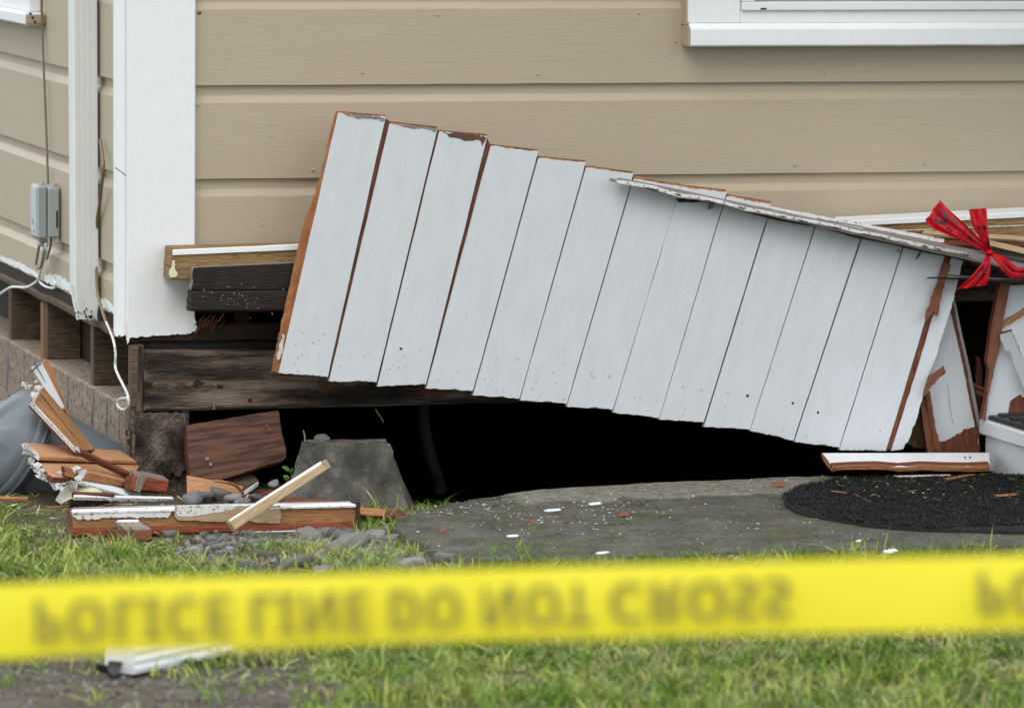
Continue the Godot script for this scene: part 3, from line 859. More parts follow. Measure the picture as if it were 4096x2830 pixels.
func wall_fittings() -> void:
	# downspout
	var d := thing("downspout", Vector3(-0.05, 0.4, -0.45), "white ribbed metal downspout on the side wall beside the corner", "downspout")
	var prof: Array[Vector2] = []
	for k in 9:
		prof.append(Vector2(-0.008 - k * 0.0072, 0.0004 * (k % 2)))
	for k in 6:
		prof.append(Vector2(-0.069 - (0.0005 if k % 2 == 1 else 0.0), -0.008 - k * 0.012))
	prof.append(Vector2(-0.066, -0.075))
	prof.append(Vector2(-0.012, -0.075))
	var st := begin()
	var levels := [2.35, 1.6, 1.0, 0.62, 0.47, 0.43, 0.4, 0.386]
	for s in levels.size() - 1:
		for k in prof.size():
			var p: Array[Vector3] = []
			for e: Vector2i in [Vector2i(k, s), Vector2i((k + 1) % prof.size(), s), Vector2i((k + 1) % prof.size(), s + 1), Vector2i(k, s + 1)]:
				var q := prof[e.x]
				var y: float = levels[e.y]
				var f := clampf((0.47 - y) / 0.08, 0.0, 1.0)
				var cx := -0.038
				var v := Vector3(lerpf(cx, q.x, 1.0 - 0.22 * f), y, q.y * (1.0 - 0.3 * f))
				v.x += f * nz.get_noise_2d(e.x * 700.0, y * 9000.0) * 0.012 + f * 0.006
				if e.y == levels.size() - 1:
					v.y += nz.get_noise_1d(e.x * 1200.0) * 0.012
				v.x -= (y - 0.4) * 0.004
				p.append(v)
			quad(st, p[0], p[1], p[2], p[3], (p[0] + p[2]) * 0.5 - Vector3(-0.038, p[0].y, -0.035) * Vector3(1, 1, 1) + Vector3(0, -p[0].y + p[0].y, 0))
	put(d, "pipe", finish([[st, M.spout]]), Transform3D(Basis(), Vector3(0.002, 0, -0.36)))
	for y: float in [1.55]:
		block(d, "strap", Vector3(-0.094, y, -0.44), Vector3(-0.006, y + 0.03, -0.356), M.spout, 0.001)
	for k in 22:
		var p := Vector3(-0.016 - rng.randf() * 0.05, 0.392 + absf(rng.randfn(0, 0.022)), -0.3575)
		var r := rng.randf_range(0.0008, 0.0026)
		outline(d, "dirt_mark", [p + Vector3(-r, r, 0), p + Vector3(r, r * 0.5, 0), p + Vector3(r * 0.6, -r * 2, 0), p + Vector3(-r * 0.8, -r, 0)], 0.0008, M.dark, M.dark, 0.0, 0.0008)
	# grey box with a lid, screw lugs and a gland
	var b0 := Vector3(-0.03, 0.6067, -1.0121)
	var b := thing("utility_box", Vector3(-0.03, b0.y, b0.z), "small grey plastic utility box screwed to the tan side wall", "utility box")
	var zz := b0.z
	var top := Vector3(-0.05, 0.688, -1.0305).y
	var bot := Vector3(-0.05, 0.5463, -1.0325).y
	block(b, "base", Vector3(-0.034, bot + 0.004, zz - 0.05), Vector3(-0.003, top - 0.006, zz + 0.05), M.metal_grey, 0.004)
	block(b, "lid", Vector3(-0.063, bot, zz - 0.055), Vector3(-0.0345, top, zz + 0.045), M.metal_grey, 0.006)
	block(b, "lid_face", Vector3(-0.0645, bot + 0.008, zz - 0.046), Vector3(-0.0628, top - 0.008, zz + 0.036), M.label, 0.001)
	for k in 3:
		block(b, "lid_rib", Vector3(-0.058 + k * 0.008, bot + 0.004, zz + 0.0445), Vector3(-0.056 + k * 0.008, top - 0.006, zz + 0.047), M.metal_grey, 0.0007)
	block(b, "lug", Vector3(-0.05, top - 0.001, zz + 0.02), Vector3(-0.04, top + 0.009, zz + 0.034), M.metal_grey, 0.002)
	block(b, "lug", Vector3(-0.018, top - 0.007, zz + 0.022), Vector3(-0.006, top + 0.006, zz + 0.036), M.metal_grey, 0.002)
	block(b, "lug", Vector3(-0.016, bot - 0.014, zz + 0.03), Vector3(-0.003, bot + 0.005, zz + 0.046), M.metal_grey, 0.002)
	block(b, "screw", Vector3(-0.047, top + 0.008, zz + 0.023), Vector3(-0.042, top + 0.0115, zz + 0.03), M.steel, 0.001)
	block(b, "slot", Vector3(-0.013, bot + 0.03, zz + 0.0485), Vector3(-0.008, bot + 0.075, zz + 0.0508), M.dark, 0.0005)
	block(b, "gland", Vector3(-0.052, bot - 0.012, zz - 0.012), Vector3(-0.03, bot + 0.001, zz + 0.02), M.metal_grey, 0.003)
	block(b, "gland_nut", Vector3(-0.054, bot - 0.021, zz - 0.015), Vector3(-0.028, bot - 0.011, zz + 0.023), M.metal_grey, 0.003)
	for k in 4:
		block(b, "print_mark", Vector3(-0.0652, bot + 0.036 + k * 0.0042, zz - 0.02), Vector3(-0.0644, bot + 0.038 + k * 0.0042, zz - 0.004 - (k % 2) * 0.004), M.dark, 0.0002)
	block(b, "print_mark", Vector3(-0.0652, bot + 0.014, zz + 0.004), Vector3(-0.0644, bot + 0.023, zz + 0.012), M.dark, 0.0002)
	# cables
	var c1 := tube(self, "cable", [Vector3(-0.012, 1.2248, -1.1893), Vector3(-0.012, 1.1256, -1.1907), Vector3(-0.012, 1.0073, -1.1679), Vector3(-0.012, 0.883, -1.1372), Vector3(-0.012, 0.7784, -1.1144), Vector3(-0.014, 0.6844, -1.0835)], 0.0034, M.cable_tan)
	tag(c1, "tan painted cable hanging down the side wall to the utility box", "cable")
	var c2 := tube(self, "cable_loop", [Vector3(-0.04, 0.5376, -1.0409), Vector3(-0.045, 0.5224, -1.043), Vector3(-0.045, 0.4903, -1.0759), Vector3(-0.045, 0.4692, -1.0925), Vector3(-0.045, 0.4633, -1.056), Vector3(-0.044, 0.4735, -1.0175), Vector3(-0.043, 0.5034, -0.987), Vector3(-0.04, 0.5334, -0.9807)], 0.0038, M.cable_grey)
	tag(c2, "short tan cable loop hanging under the utility box", "cable")
	var c3 := tube(self, "cable_tail", [Vector3(-0.012, 0.5486, -1.0492), Vector3(-0.01, 0.5234, -1.0695), Vector3(-0.008, 0.4966, -1.118), Vector3(-0.008, 0.4816, -1.1424)], 0.0034, M.cable_grey)
	tag(c3, "thin brown cable end behind the loop, from the back of the utility box", "cable")
	var c4 := tube(self, "white_cable", [Vector3(-0.04, 0.5342, -0.9686), Vector3(-0.035, 0.5092, -0.9952), Vector3(-0.02, 0.4729, -1.1266), Vector3(-0.012, 0.4422, -1.2244), Vector3(-0.012, 0.4216, -1.2575), Vector3(-0.014, 0.4126, -1.2701), Vector3(-0.02, 0.398, -1.3204), Vector3(-0.026, 0.3867, -1.3881), Vector3(-0.03, 0.3767, -1.533), Vector3(-0.03, 0.3648, -1.6409), Vector3(-0.03, 0.3283, -1.8393), Vector3(-0.03, 0.2834, -2.0657)], 0.0035, M.white)
	tag(c4, "white cable drooping from the utility box away under the side wall siding", "cable")
	var c5 := tube(self, "broken_wire", [Vector3(-0.008, 0.4129, -1.2819), Vector3(-0.008, 0.4068, -1.188), Vector3(-0.008, 0.4088, -1.087), Vector3(-0.01, 0.4161, -1.003), Vector3(-0.014, 0.4292, -0.9631), Vector3(-0.014, 0.4382, -0.9907), Vector3(-0.012, 0.4509, -0.9787)], 0.003, M.white)
	tag(c5, "white broken wire hooked up at the bottom edge of the side siding", "cable")
	var c6 := tube(self, "hanging_cable", [Vector3(-0.012, 0.8419, -0.2976), Vector3(-0.02, 0.8088, -0.2198), Vector3(-0.022, 0.7822, -0.1943), Vector3(-0.02, 0.7398, -0.2275), Vector3(-0.015, 0.6923, -0.2852), Vector3(-0.01, 0.6375, -0.3541), Vector3(-0.01, 0.5607, -0.3693), Vector3(-0.012, 0.4987, -0.3546), Vector3(-0.016, 0.4578, -0.3139), Vector3(-0.02, 0.4261, -0.2406), Vector3(-0.025, 0.397, -0.1407)], 0.004, M.cable_tan)
	tag(c6, "tan cable bowed out behind the downspout and down past the siding", "cable")
	var c7 := tube(self, "peeling_cable", [Vector3(-0.025, 0.3982, -0.1407), Vector3(-0.03, 0.3826, -0.0557), Vector3(-0.035, 0.3619, 0.025), Vector3(-0.035, 0.333, 0.0458), Vector3(-0.035, 0.3049, 0.0421), Vector3(-0.04, 0.29, 0.1118), Vector3(-0.05, 0.2775, 0.2364), Vector3(-0.055, 0.2643, 0.3185), Vector3(-0.055, 0.2478, 0.3354), Vector3(-0.055, 0.2372, 0.3319), Vector3(-0.05, 0.2241, 0.2736), Vector3(-0.045, 0.2143, 0.1945), Vector3(-0.04, 0.2133, 0.1114), Vector3(-0.04, 0.2236, 0.0976), Vector3(-0.04, 0.2357, 0.1461), Vector3(-0.045, 0.2484, 0.263)], 0.0034, M.old_white)
	tag(c7, "peeling white painted cable hanging free at the house corner, curled into a hook", "cable")
	var hair := tube(self, "twig_scratch", [Vector3(-0.036, 0.7935, 0.0506), Vector3(-0.036, 0.789, 0.1198), Vector3(-0.036, 0.7827, 0.1985)], 0.0012, M.dark, 5)
	tag(hair, "thin dark twig stuck across the white corner moulding", "twig")
	# window sill corner of the side wall, high up
	var s := thing("side_window_sill", Vector3(-0.03, 1.115, -1.5207), "white window sill end on the side wall above the utility box", "window sill")
	var sy0 := Vector3(-0.05, 1.0976, -1.3962).y
	var sy1 := Vector3(-0.05, 1.1312, -1.3956).y
	var sz := Vector3(-0.02, 1.1254, -1.199).z
	block(s, "sill", Vector3(-0.058, sy0, -3.2), Vector3(-0.002, sy1, sz - 0.001), M.white, 0.005)
	block(s, "end", Vector3(-0.054, sy0 + 0.004, sz - 0.001), Vector3(-0.002, sy1 - 0.004, sz + 0.006), M.siding, 0.003)
	block(s, "apron", Vector3(-0.036, sy1, -3.2), Vector3(-0.002, sy1 + 0.8, sz - 0.06), M.white, 0.004)
	for k in 3:
		var p := Vector3(-0.03 - k * 0.006, sy0 + 0.01 + (k * 0.011), sz + 0.0065)
		outline(s, "nail_hole", [p + Vector3(-0.004, 0.003, 0), p + Vector3(0.004, 0.002, 0), p + Vector3(0.003, -0.003, 0), p + Vector3(-0.003, -0.003, 0)], 0.001, M.dark, M.dark, 0.0, 0.0006)


func skirting() -> void:
	var s := thing("skirting_panel", Vector3(1.0, 0.2, 0.18), "pale painted tongue and groove skirting panel, torn loose and slanting across the house front", "skirting panel")
	var q := [
		[Vector3(0.4946, 0.9291, 0.172), Vector3(0.6143, 0.9185, 0.172), Vector3(0.4645, 0.2836, 0.2), Vector3(0.3415, 0.2957, 0.2)],
		[Vector3(0.6244, 0.9037, 0.172), Vector3(0.7452, 0.8893, 0.172), Vector3(0.5868, 0.2691, 0.2), Vector3(0.467, 0.2713, 0.2)],
		[Vector3(0.7484, 0.8819, 0.172), Vector3(0.8711, 0.8693, 0.172), Vector3(0.711, 0.2594, 0.2), Vector3(0.5881, 0.258, 0.2)],
		[Vector3(0.8792, 0.8459, 0.173), Vector3(0.9987, 0.8313, 0.173), Vector3(0.8293, 0.2424, 0.2), Vector3(0.7123, 0.2508, 0.2)],
		[Vector3(1.0004, 0.8153, 0.174), Vector3(1.1204, 0.8032, 0.174), Vector3(0.9476, 0.2203, 0.2), Vector3(0.8306, 0.2318, 0.2)],
		[Vector3(1.1221, 0.7908, 0.175), Vector3(1.2426, 0.7749, 0.175), Vector3(1.0683, 0.2056, 0.2), Vector3(0.9495, 0.2166, 0.2)],
		[Vector3(1.2444, 0.7619, 0.176), Vector3(1.3648, 0.7421, 0.176), Vector3(1.1869, 0.189, 0.2), Vector3(1.0696, 0.1981, 0.2)],
		[Vector3(1.3658, 0.7409, 0.177), Vector3(1.4822, 0.726, 0.177), Vector3(1.3067, 0.1667, 0.2), Vector3(1.1882, 0.1827, 0.2)],
		[Vector3(1.4833, 0.7161, 0.178), Vector3(1.599, 0.6956, 0.178), Vector3(1.4225, 0.1512, 0.2), Vector3(1.308, 0.1623, 0.2)],
		[Vector3(1.6007, 0.685, 0.179), Vector3(1.7195, 0.6612, 0.179), Vector3(1.542, 0.1319, 0.2), Vector3(1.4238, 0.1418, 0.2)],
		[Vector3(1.7212, 0.6537, 0.18), Vector3(1.8405, 0.6323, 0.18), Vector3(1.6556, 0.1019, 0.2), Vector3(1.5433, 0.1294, 0.2)],
		[Vector3(1.8429, 0.6242, 0.181), Vector3(1.9489, 0.606, 0.181), Vector3(1.7749, 0.0818, 0.2), Vector3(1.6583, 0.0987, 0.2)],
		[Vector3(1.9506, 0.5978, 0.182), Vector3(2.059, 0.5745, 0.182), Vector3(1.8985, 0.0691, 0.2), Vector3(1.7763, 0.0748, 0.2)],
	]
	for k in q.size():
		var e: Array = q[k]
		var dz := Vector3(0, 0, rng.randf_range(-0.0012, 0.0012))
		# a board is drawn with its grain running down it
		# some joints are closed, others stand open a little
		var gap := Vector3(0.0011, 0, 0) if k in [3, 4, 5, 6, 7, 9, 11] else Vector3.ZERO
		var p := [e[0] + dz, e[3] + dz, e[2] + dz + gap, e[1] + dz + gap]
		var top: float = [0.006, 0.006, 0.004, 0.004, 0.003, 0.003, 0.003, 0.004, 0.004, 0.0, 0.0, 0.0, 0.0][k]
		var bd := board(s, "board", p, 0.021, M.panel_paint, M.redwood if k == 0 or k == 2 else M.panel_paint, {"jag": [top, 0.0045 if k == 12 else 0.0032], "rag": 0.0005, "bevel": 0.0006 if k > 2 else 0.0012, "bow": 0.001})
		# bare end grain left standing behind the painted end
		if k < 9:
			var up: Vector3 = (e[0] - e[3]).normalized() * 0.0055
			var bk := Vector3(0, 0, -0.006)
			var m: Material = M.redwood
			board(s, "bare_tip", [e[0] + up + bk, e[0] - up * 2.0 + bk, e[1] - up * 2.0 + bk, e[1] + up + bk], 0.014, m, m, {"jag": [0.0045, 0.0], "rag": 0.0005})
		if k < 3:
			# paint stripped off along the top
			var ch: float = [0.008, 0.006, 0.016][k]
			var v := (e[3] - e[0] as Vector3).normalized()
			outline(s, "stripped_patch", [e[0].lerp(e[1], 0.08), e[0].lerp(e[1], 0.97), e[0].lerp(e[1], 0.96) + v * ch * 1.4, e[0].lerp(e[1], 0.85) + v * ch * 0.5, e[0].lerp(e[1], 0.62) + v * ch, e[0].lerp(e[1], 0.3) + v * ch * 0.8, e[0].lerp(e[1], 0.16) + v * ch * 0.25], 0.0012, M.rust if k == 2 else M.weathered, M.rust, 0.005, 0.0012)
		# two screws near the lower end
		for f: float in [0.3, 0.72]:
			var lo: Vector3 = e[3].lerp(e[2], f)
			var hi: Vector3 = e[0].lerp(e[1], f)
			var c := lo.lerp(hi, rng.randf_range(0.145, 0.17)) + Vector3(0, 0, 0.0006)
			var hole := rng.randf() < 0.12
			var rad := 0.0026 if not hole else 0.0034
			var ring: Array = []
			for a in 8:
				ring.append(c + Vector3(cos(a * TAU / 8) * rad, sin(a * TAU / 8) * rad, 0))
			outline(bd, "screw", ring, 0.0015, M.dark if hole else M.screw, M.dark, 0.0, 0.001)
		# mud specks flung on the lower ends
		var n: int = [16, 12, 8, 6, 16, 12, 7, 4, 3, 2, 2, 2, 2][k]
		for i in n:
			var c: Vector3 = e[3].lerp(e[2], rng.randf_range(0.06, 0.94)).lerp(e[0].lerp(e[1], 0.5), absf(rng.randfn(0, 0.09)) + 0.015) + dz
			var r := rng.randf_range(0.0005, 0.0014)
			outline(s, "mud_speck", [c + Vector3(-r * 1.6, r * 0.4, 0), c + Vector3(r * 0.3, r, 0), c + Vector3(r * 1.4, -r * 0.6, 0), c + Vector3(-r * 0.2, -r, 0)], 0.0008, M.mud, M.mud, 0.0, 0.0012)
	# bare tongues showing in the open joints
	for e: Array in [[Vector3(0.6138, 0.9169, 0.166), Vector3(0.4639, 0.2837, 0.194), Vector3(0.4715, 0.2793, 0.194), Vector3(0.6289, 0.9058, 0.166)], [Vector3(0.8713, 0.8677, 0.166), Vector3(0.7111, 0.2595, 0.194), Vector3(0.7162, 0.2563, 0.194), Vector3(0.8841, 0.8412, 0.166)], [Vector3(0.7448, 0.8878, 0.166), Vector3(0.5869, 0.2692, 0.194), Vector3(0.5913, 0.2678, 0.194), Vector3(0.7524, 0.8791, 0.166)]]:
		board(s, "tongue", e, 0.008, M.redwood_dark, M.redwood_dark)
	board(s, "tongue", [Vector3(2.06, 0.5728, 0.185), Vector3(1.8972, 0.0704, 0.2), Vector3(1.9149, 0.0738, 0.2), Vector3(2.0766, 0.5713, 0.185)], 0.012, M.redwood_dark, M.redwood, {"jag": [0.0, 0.005], "rag": 0.001})
	outline(s, "splinter", [Vector3(2.0634, 0.5384, 0.206), Vector3(2.0522, 0.5071, 0.207), Vector3(2.0403, 0.4634, 0.209), Vector3(2.0287, 0.4101, 0.21), Vector3(2.0174, 0.4229, 0.21), Vector3(1.9992, 0.4002, 0.214), Vector3(1.9964, 0.4128, 0.214), Vector3(2.0111, 0.4515, 0.212), Vector3(2.0315, 0.5012, 0.208), Vector3(2.0475, 0.5449, 0.206)], 0.008, M.redwood_mid, M.redwood_mid, 0.002)
	outline(s, "broken_board", [Vector3(2.0742, 0.5698, 0.19), Vector3(2.1061, 0.5631, 0.19), Vector3(2.0946, 0.5306, 0.192), Vector3(2.077, 0.4572, 0.194), Vector3(2.0586, 0.3959, 0.196), Vector3(2.0395, 0.3421, 0.198), Vector3(2.0288, 0.3052, 0.2), Vector3(2.0075, 0.2614, 0.2), Vector3(1.9919, 0.1967, 0.2), Vector3(1.9786, 0.1483, 0.2), Vector3(1.9683, 0.1264, 0.2), Vector3(1.962, 0.1012, 0.2), Vector3(1.9503, 0.0888, 0.2), Vector3(1.9458, 0.0763, 0.2), Vector3(1.9294, 0.0735, 0.2), Vector3(1.9143, 0.0732, 0.2)], 0.02, M.panel_paint, M.redwood, 0.0012)
	# raw edge of the first board, seen from the side
	outline(s, "raw_edge", [Vector3(0.4969, 0.9341, 0.15), Vector3(0.4839, 0.8944, 0.15), Vector3(0.4597, 0.7893, 0.15), Vector3(0.445, 0.7374, 0.152), Vector3(0.4232, 0.6852, 0.155), Vector3(0.406, 0.6336, 0.16), Vector3(0.3907, 0.5759, 0.165), Vector3(0.3699, 0.484, 0.17), Vector3(0.3478, 0.3896, 0.175), Vector3(0.3383, 0.3408, 0.176), Vector3(0.3286, 0.2994, 0.178), Vector3(0.3454, 0.2942, 0.178), Vector3(0.3688, 0.3931, 0.176), Vector3(0.4341, 0.6547, 0.16), Vector3(0.5057, 0.9304, 0.15)], 0.012, M.redwood, M.redwood, 0.0015, 0.0, Vector3(0.3302, 0.2986, 0.17) - Vector3(0.4969, 0.9341, 0.15))
	outline(s, "paint_remnant", [Vector3(0.3532, 0.3892, 0.185), Vector3(0.3607, 0.3903, 0.185), Vector3(0.3568, 0.3573, 0.186), Vector3(0.3466, 0.3269, 0.187), Vector3(0.3391, 0.3295, 0.187), Vector3(0.3431, 0.3514, 0.186)], 0.002, M.old_white, M.old_white, 0.003)
	# strip of paint lifted under the capping
	outline(s, "torn_slot", [Vector3(1.3488, 0.7099, 0.186), Vector3(1.3577, 0.7123, 0.186), Vector3(1.4311, 0.7054, 0.187), Vector3(1.4557, 0.6983, 0.187), Vector3(1.4343, 0.7035, 0.187), Vector3(1.4117, 0.7025, 0.187), Vector3(1.3591, 0.7024, 0.186)], 0.002, M.dark, M.dark, 0.001, 0.002)
	outline(s, "torn_slot", [Vector3(1.9881, 0.5759, 0.189), Vector3(1.9927, 0.5745, 0.189), Vector3(1.9782, 0.5522, 0.19), Vector3(1.9755, 0.5534, 0.19)], 0.002, M.dark, M.dark, 0.0, 0.002)
	outline(s, "wood_crumb", [Vector3(1.4301, 0.7041, 0.195), Vector3(1.443, 0.7002, 0.195), Vector3(1.447, 0.6902, 0.195), Vector3(1.4328, 0.6866, 0.195)], 0.006, M.silver_wood, M.silver_wood, 0.004)
	outline(s, "wood_crumb", [Vector3(1.9315, 0.58, 0.193), Vector3(1.9348, 0.5781, 0.193), Vector3(1.9303, 0.5706, 0.193), Vector3(1.927, 0.5732, 0.193)], 0.004, M.redwood, M.redwood, 0.001)

	# weathered deck edge lying along the slanting top
	var c := thing("deck_edge_board", Vector3(2.0, 0.6, 0.25), "long weathered grey board with peeling white edge, sloping along the top of the torn skirting", "board")
	board(c, "board_top", [Vector3(1.1982, 0.7669, 0.19), Vector3(2.3828, 0.5288, 0.1), Vector3(2.3229, 0.5095, 0.27), Vector3(1.1685, 0.7662, 0.215)], 0.006, M.weathered, M.weathered, {"jag": [0.02, 0.0], "rag": 0.002})
	board(c, "white_edge", [Vector3(1.1691, 0.7678, 0.222), Vector3(2.0869, 0.5755, 0.262), Vector3(2.0785, 0.5695, 0.264), Vector3(1.1764, 0.7568, 0.224)], 0.008, M.old_white, M.old_white, {"jag": [0.02, 0.03], "rag": 0.0035})
	board(c, "underside", [Vector3(1.3395, 0.7273, 0.214), Vector3(2.3257, 0.5063, 0.262), Vector3(2.3259, 0.4963, 0.262), Vector3(1.3395, 0.7211, 0.214)], 0.01, M.rotten, M.black, {"jag": [0.02, 0.0], "rag": 0.004})
	board(c, "paint_ridge", [Vector3(1.5715, 0.6955, 0.172), Vector3(2.1246, 0.5901, 0.13), Vector3(2.1173, 0.5809, 0.142), Vector3(1.5686, 0.6918, 0.182)], 0.004, M.old_white, M.old_white, {"jag": [0.03, 0.03], "rag": 0.004})
	for k in 26:
		var t := rng.randf()
		var p := Vector3(1.2451, 0.746, 0.23).lerp(Vector3(2.0718, 0.5705, 0.268), t)
		var r := rng.randf_range(0.003, 0.01)
		outline(c, "splinter", [p, p + Vector3(r * 1.6, -0.001, 0.001), p + Vector3(r * 2.2, -r * 0.7, 0.003), p + Vector3(r, -r * 0.4, 0.002)], 0.001, M.rotten, M.rotten, 0.0)


func piece(called: String, label: String, category: String, q: Array, t: float, fm: Material, sm: Material, o := {}) -> MeshInstance3D:
	var b := board(self, called, q, t, fm, sm, o)
	tag(b, label, category, o.get("group", ""))
	return b


func timber_pile() -> void:
	# boards heaped beside the house corner
	var g := "broken boards heaped beside the house corner"
	var a := thing("white_board", Vector3(-0.2079, 0.2209, 0), "short board end with white face and brown edge, propped highest on the heap", "board", g)
	board(a, "painted_face", [Vector3(-0.2305, 0.2993, -0.05), Vector3(-0.176, 0.2006, 0.05), Vector3(-0.1617, 0.2077, 0.05), Vector3(-0.2025, 0.3117, -0.05)], 0.012, M.grey_paint, M.grey_paint, {"jag": [0.004, 0.0]})
	board(a, "raw_edge", [Vector3(-0.2019, 0.3111, -0.05), Vector3(-0.1593, 0.2003, 0.05), Vector3(-0.142, 0.1692, 0.05), Vector3(-0.1824, 0.3189, -0.07)], 0.02, M.redwood, M.redwood_dark, {"jag": [0.006, 0.0]})
	tube(a, "stem", [Vector3(-0.2309, 0.2866, -0.04), Vector3(-0.2197, 0.2988, -0.04), Vector3(-0.2052, 0.3079, -0.045)], 0.0016, M.stud, 5)
	tube(a, "stem", [Vector3(-0.222, 0.3095, -0.045), Vector3(-0.2067, 0.2802, -0.025), Vector3(-0.1999, 0.263, -0.01)], 0.0012, M.rust, 5)

	var b := thing("brown_board", Vector3(-0.1752, 0.1688, 0.1), "long brown board leaning on the foundation, its torn white paint at the raised end", "board", g)
	board(b, "face", [Vector3(-0.2335, 0.2557, 0.1), Vector3(-0.127, 0.1128, 0.16), Vector3(-0.0973, 0.1104, 0.12), Vector3(-0.2238, 0.27, 0.06)], 0.018, M.amber, M.redwood_dark, {"jag": [0.008, 0.0]})
	board(b, "face", [Vector3(-0.2534, 0.2311, 0.12), Vector3(-0.152, 0.1173, 0.18), Vector3(-0.1256, 0.1117, 0.155), Vector3(-0.2333, 0.254, 0.095)], 0.02, M.amber, M.redwood_dark, {"jag": [0.004, 0.0]})
	board(b, "painted_edge", [Vector3(-0.2567, 0.2304, 0.125), Vector3(-0.1559, 0.1186, 0.185), Vector3(-0.1525, 0.1171, 0.183), Vector3(-0.2527, 0.2314, 0.123)], 0.012, M.old_white, M.old_white, {"rag": 0.001})
	for e: Array in [[134, 1590, 12, 30], [150, 1555, 16, 16], [112, 1548, 18, 10], [95, 1535, 14, 8], [140, 1528, 10, 8]]:
		var sx: float = e[2] / 1560.0
		var sy: float = e[3] / 1620.0
		var p := Vector3(-0.251, 0.2404, 0.128) + Vector3((e[0] - 134) / 1560.0, (1590 - e[1]) / 1620.0, 0.002)
		outline(b, "peeling_paint", [p + Vector3(-sx, sy * 0.5, 0.004), p + Vector3(-sx * 0.1, sy, -0.004), p + Vector3(sx, sy * 0.6, 0.006), p + Vector3(sx * 0.5, -sy, -0.003), p + Vector3(-sx * 0.5, -sy * 0.7, 0.005)], 0.0025, M.old_white, M.old_white, 0.006)

	var c := thing("flat_board", Vector3(-0.1445, 0.0945, 0.1), "clean orange-brown board lying flat on another, torn white paint at its far end", "board", g)
	board(c, "face", [Vector3(-0.2721, 0.1312, 0.12), Vector3(-0.0117, 0.0912, -0.02), Vector3(0.0163, 0.0732, 0.06), Vector3(-0.268, 0.112, 0.26)], 0.012, M.cedar, M.redwood_dark, {"jag": [0.006, 0.0]})
	board(c, "edge", [Vector3(-0.2684, 0.1122, 0.262), Vector3(0.0158, 0.0729, 0.063), Vector3(0.0158, 0.0649, 0.063), Vector3(-0.2666, 0.1025, 0.262)], 0.01, M.redwood, M.redwood_dark)
	var d := thing("lower_board", Vector3(-0.1432, 0.0687, 0.2), "wide orange-brown board lying lowest, with a long fringe of torn white paint", "board", g)
	board(d, "face", [Vector3(-0.2632, 0.0961, 0.26), Vector3(0.0256, 0.062, 0.05), Vector3(-0.0295, 0.0386, 0.2), Vector3(-0.2498, 0.0758, 0.38)], 0.014, M.cedar, M.redwood_dark, {"jag": [0.008, 0.0]})
	board(d, "edge", [Vector3(-0.2162, 0.0975, 0.36), Vector3(-0.0353, 0.0398, 0.215), Vector3(-0.0384, 0.024, 0.215), Vector3(-0.212, 0.0727, 0.36)], 0.012, M.redwood, M.redwood_dark, {"jag": [0.004, 0.0]})
	# fringes of torn paint
	var fr := [Vector2(100, 1780), Vector2(112, 1800), Vector2(128, 1812), Vector2(122, 1832), Vector2(135, 1850), Vector2(128, 1868), Vector2(140, 1880), Vector2(150, 1892), Vector2(160, 1900), Vector2(178, 1905), Vector2(190, 1918), Vector2(205, 1925)]
	for k in fr.size():
		var f: Vector2 = fr[k]
		var p := Vector3(-0.2951, 0.1402, 0.27) + Vector3((f.x - 100) / 1575.0, (1780 - f.y) / 1620.0, 0.004 * (k % 3) + 0.008 * k)
		for j in 2:
			var w := rng.randf_range(0.004, 0.013)
			var hh := rng.randf_range(0.003, 0.012)
			var o2 := Vector3(rng.randf_range(-0.005, 0.005), rng.randf_range(-0.005, 0.005), 0)
			outline(c if k < 5 else d, "peeling_paint", [p + o2 + Vector3(-w, hh * 0.4, rng.randf_range(-0.01, 0.01)), p + o2 + Vector3(0, hh, rng.randf_range(-0.01, 0.01)), p + o2 + Vector3(w, hh * 0.2, rng.randf_range(-0.01, 0.01)), p + o2 + Vector3(w * 0.4, -hh, rng.randf_range(-0.01, 0.01)), p + o2 + Vector3(-w * 0.7, -hh * 0.6, rng.randf_range(-0.01, 0.01))], 0.001, M.old_white, M.old_white, 0.005)
	piece("dark_stick", "thin dark brown stick lying across the two flat boards to the corner block", "stick", [Vector3(-0.161, 0.1294, 0.24), Vector3(-0.0246, 0.0619, 0.19), Vector3(-0.0252, 0.0526, 0.2), Vector3(-0.1603, 0.1219, 0.25)], 0.014, M.redwood_dark, M.redwood_dark, {"jag": [0.004, 0.0], "group": g})
	var e0 := piece("paint_lump", "lump of crumpled white paint on the end of the thin dark stick", "paint flake", [Vector3(-0.1692, 0.1313, 0.256), Vector3(-0.1601, 0.1274, 0.256), Vector3(-0.1578, 0.1166, 0.257), Vector3(-0.1658, 0.1204, 0.257)], 0.01, M.old_white, M.old_white, {"jag": [0.004, 0.004], "rag": 0.003})
	e0.set_meta("category", "paint flake")
	var w := thing("white_strip", Vector3(-0.1056, 0.0303, 0.3), "white painted strip slanting down to the corner block, torn paint at its raised end", "board strip", g)
	board(w, "face", [Vector3(-0.1836, 0.0697, 0.3), Vector3(0.0074, 0.0066, 0.2), Vector3(-0.0073, -0.0012, 0.23), Vector3(-0.1783, 0.0583, 0.34)], 0.008, M.white, M.old_white, {"jag": [0.006, 0.004], "rag": 0.0015})
	board(w, "dark_edge", [Vector3(-0.2003, 0.0771, 0.32), Vector3(-0.1003, 0.0299, 0.27), Vector3(-0.1052, 0.022, 0.28), Vector3(-0.2, 0.0565, 0.325)], 0.012, M.redwood_dark, M.redwood_dark, {"jag": [0.006, 0.006]})
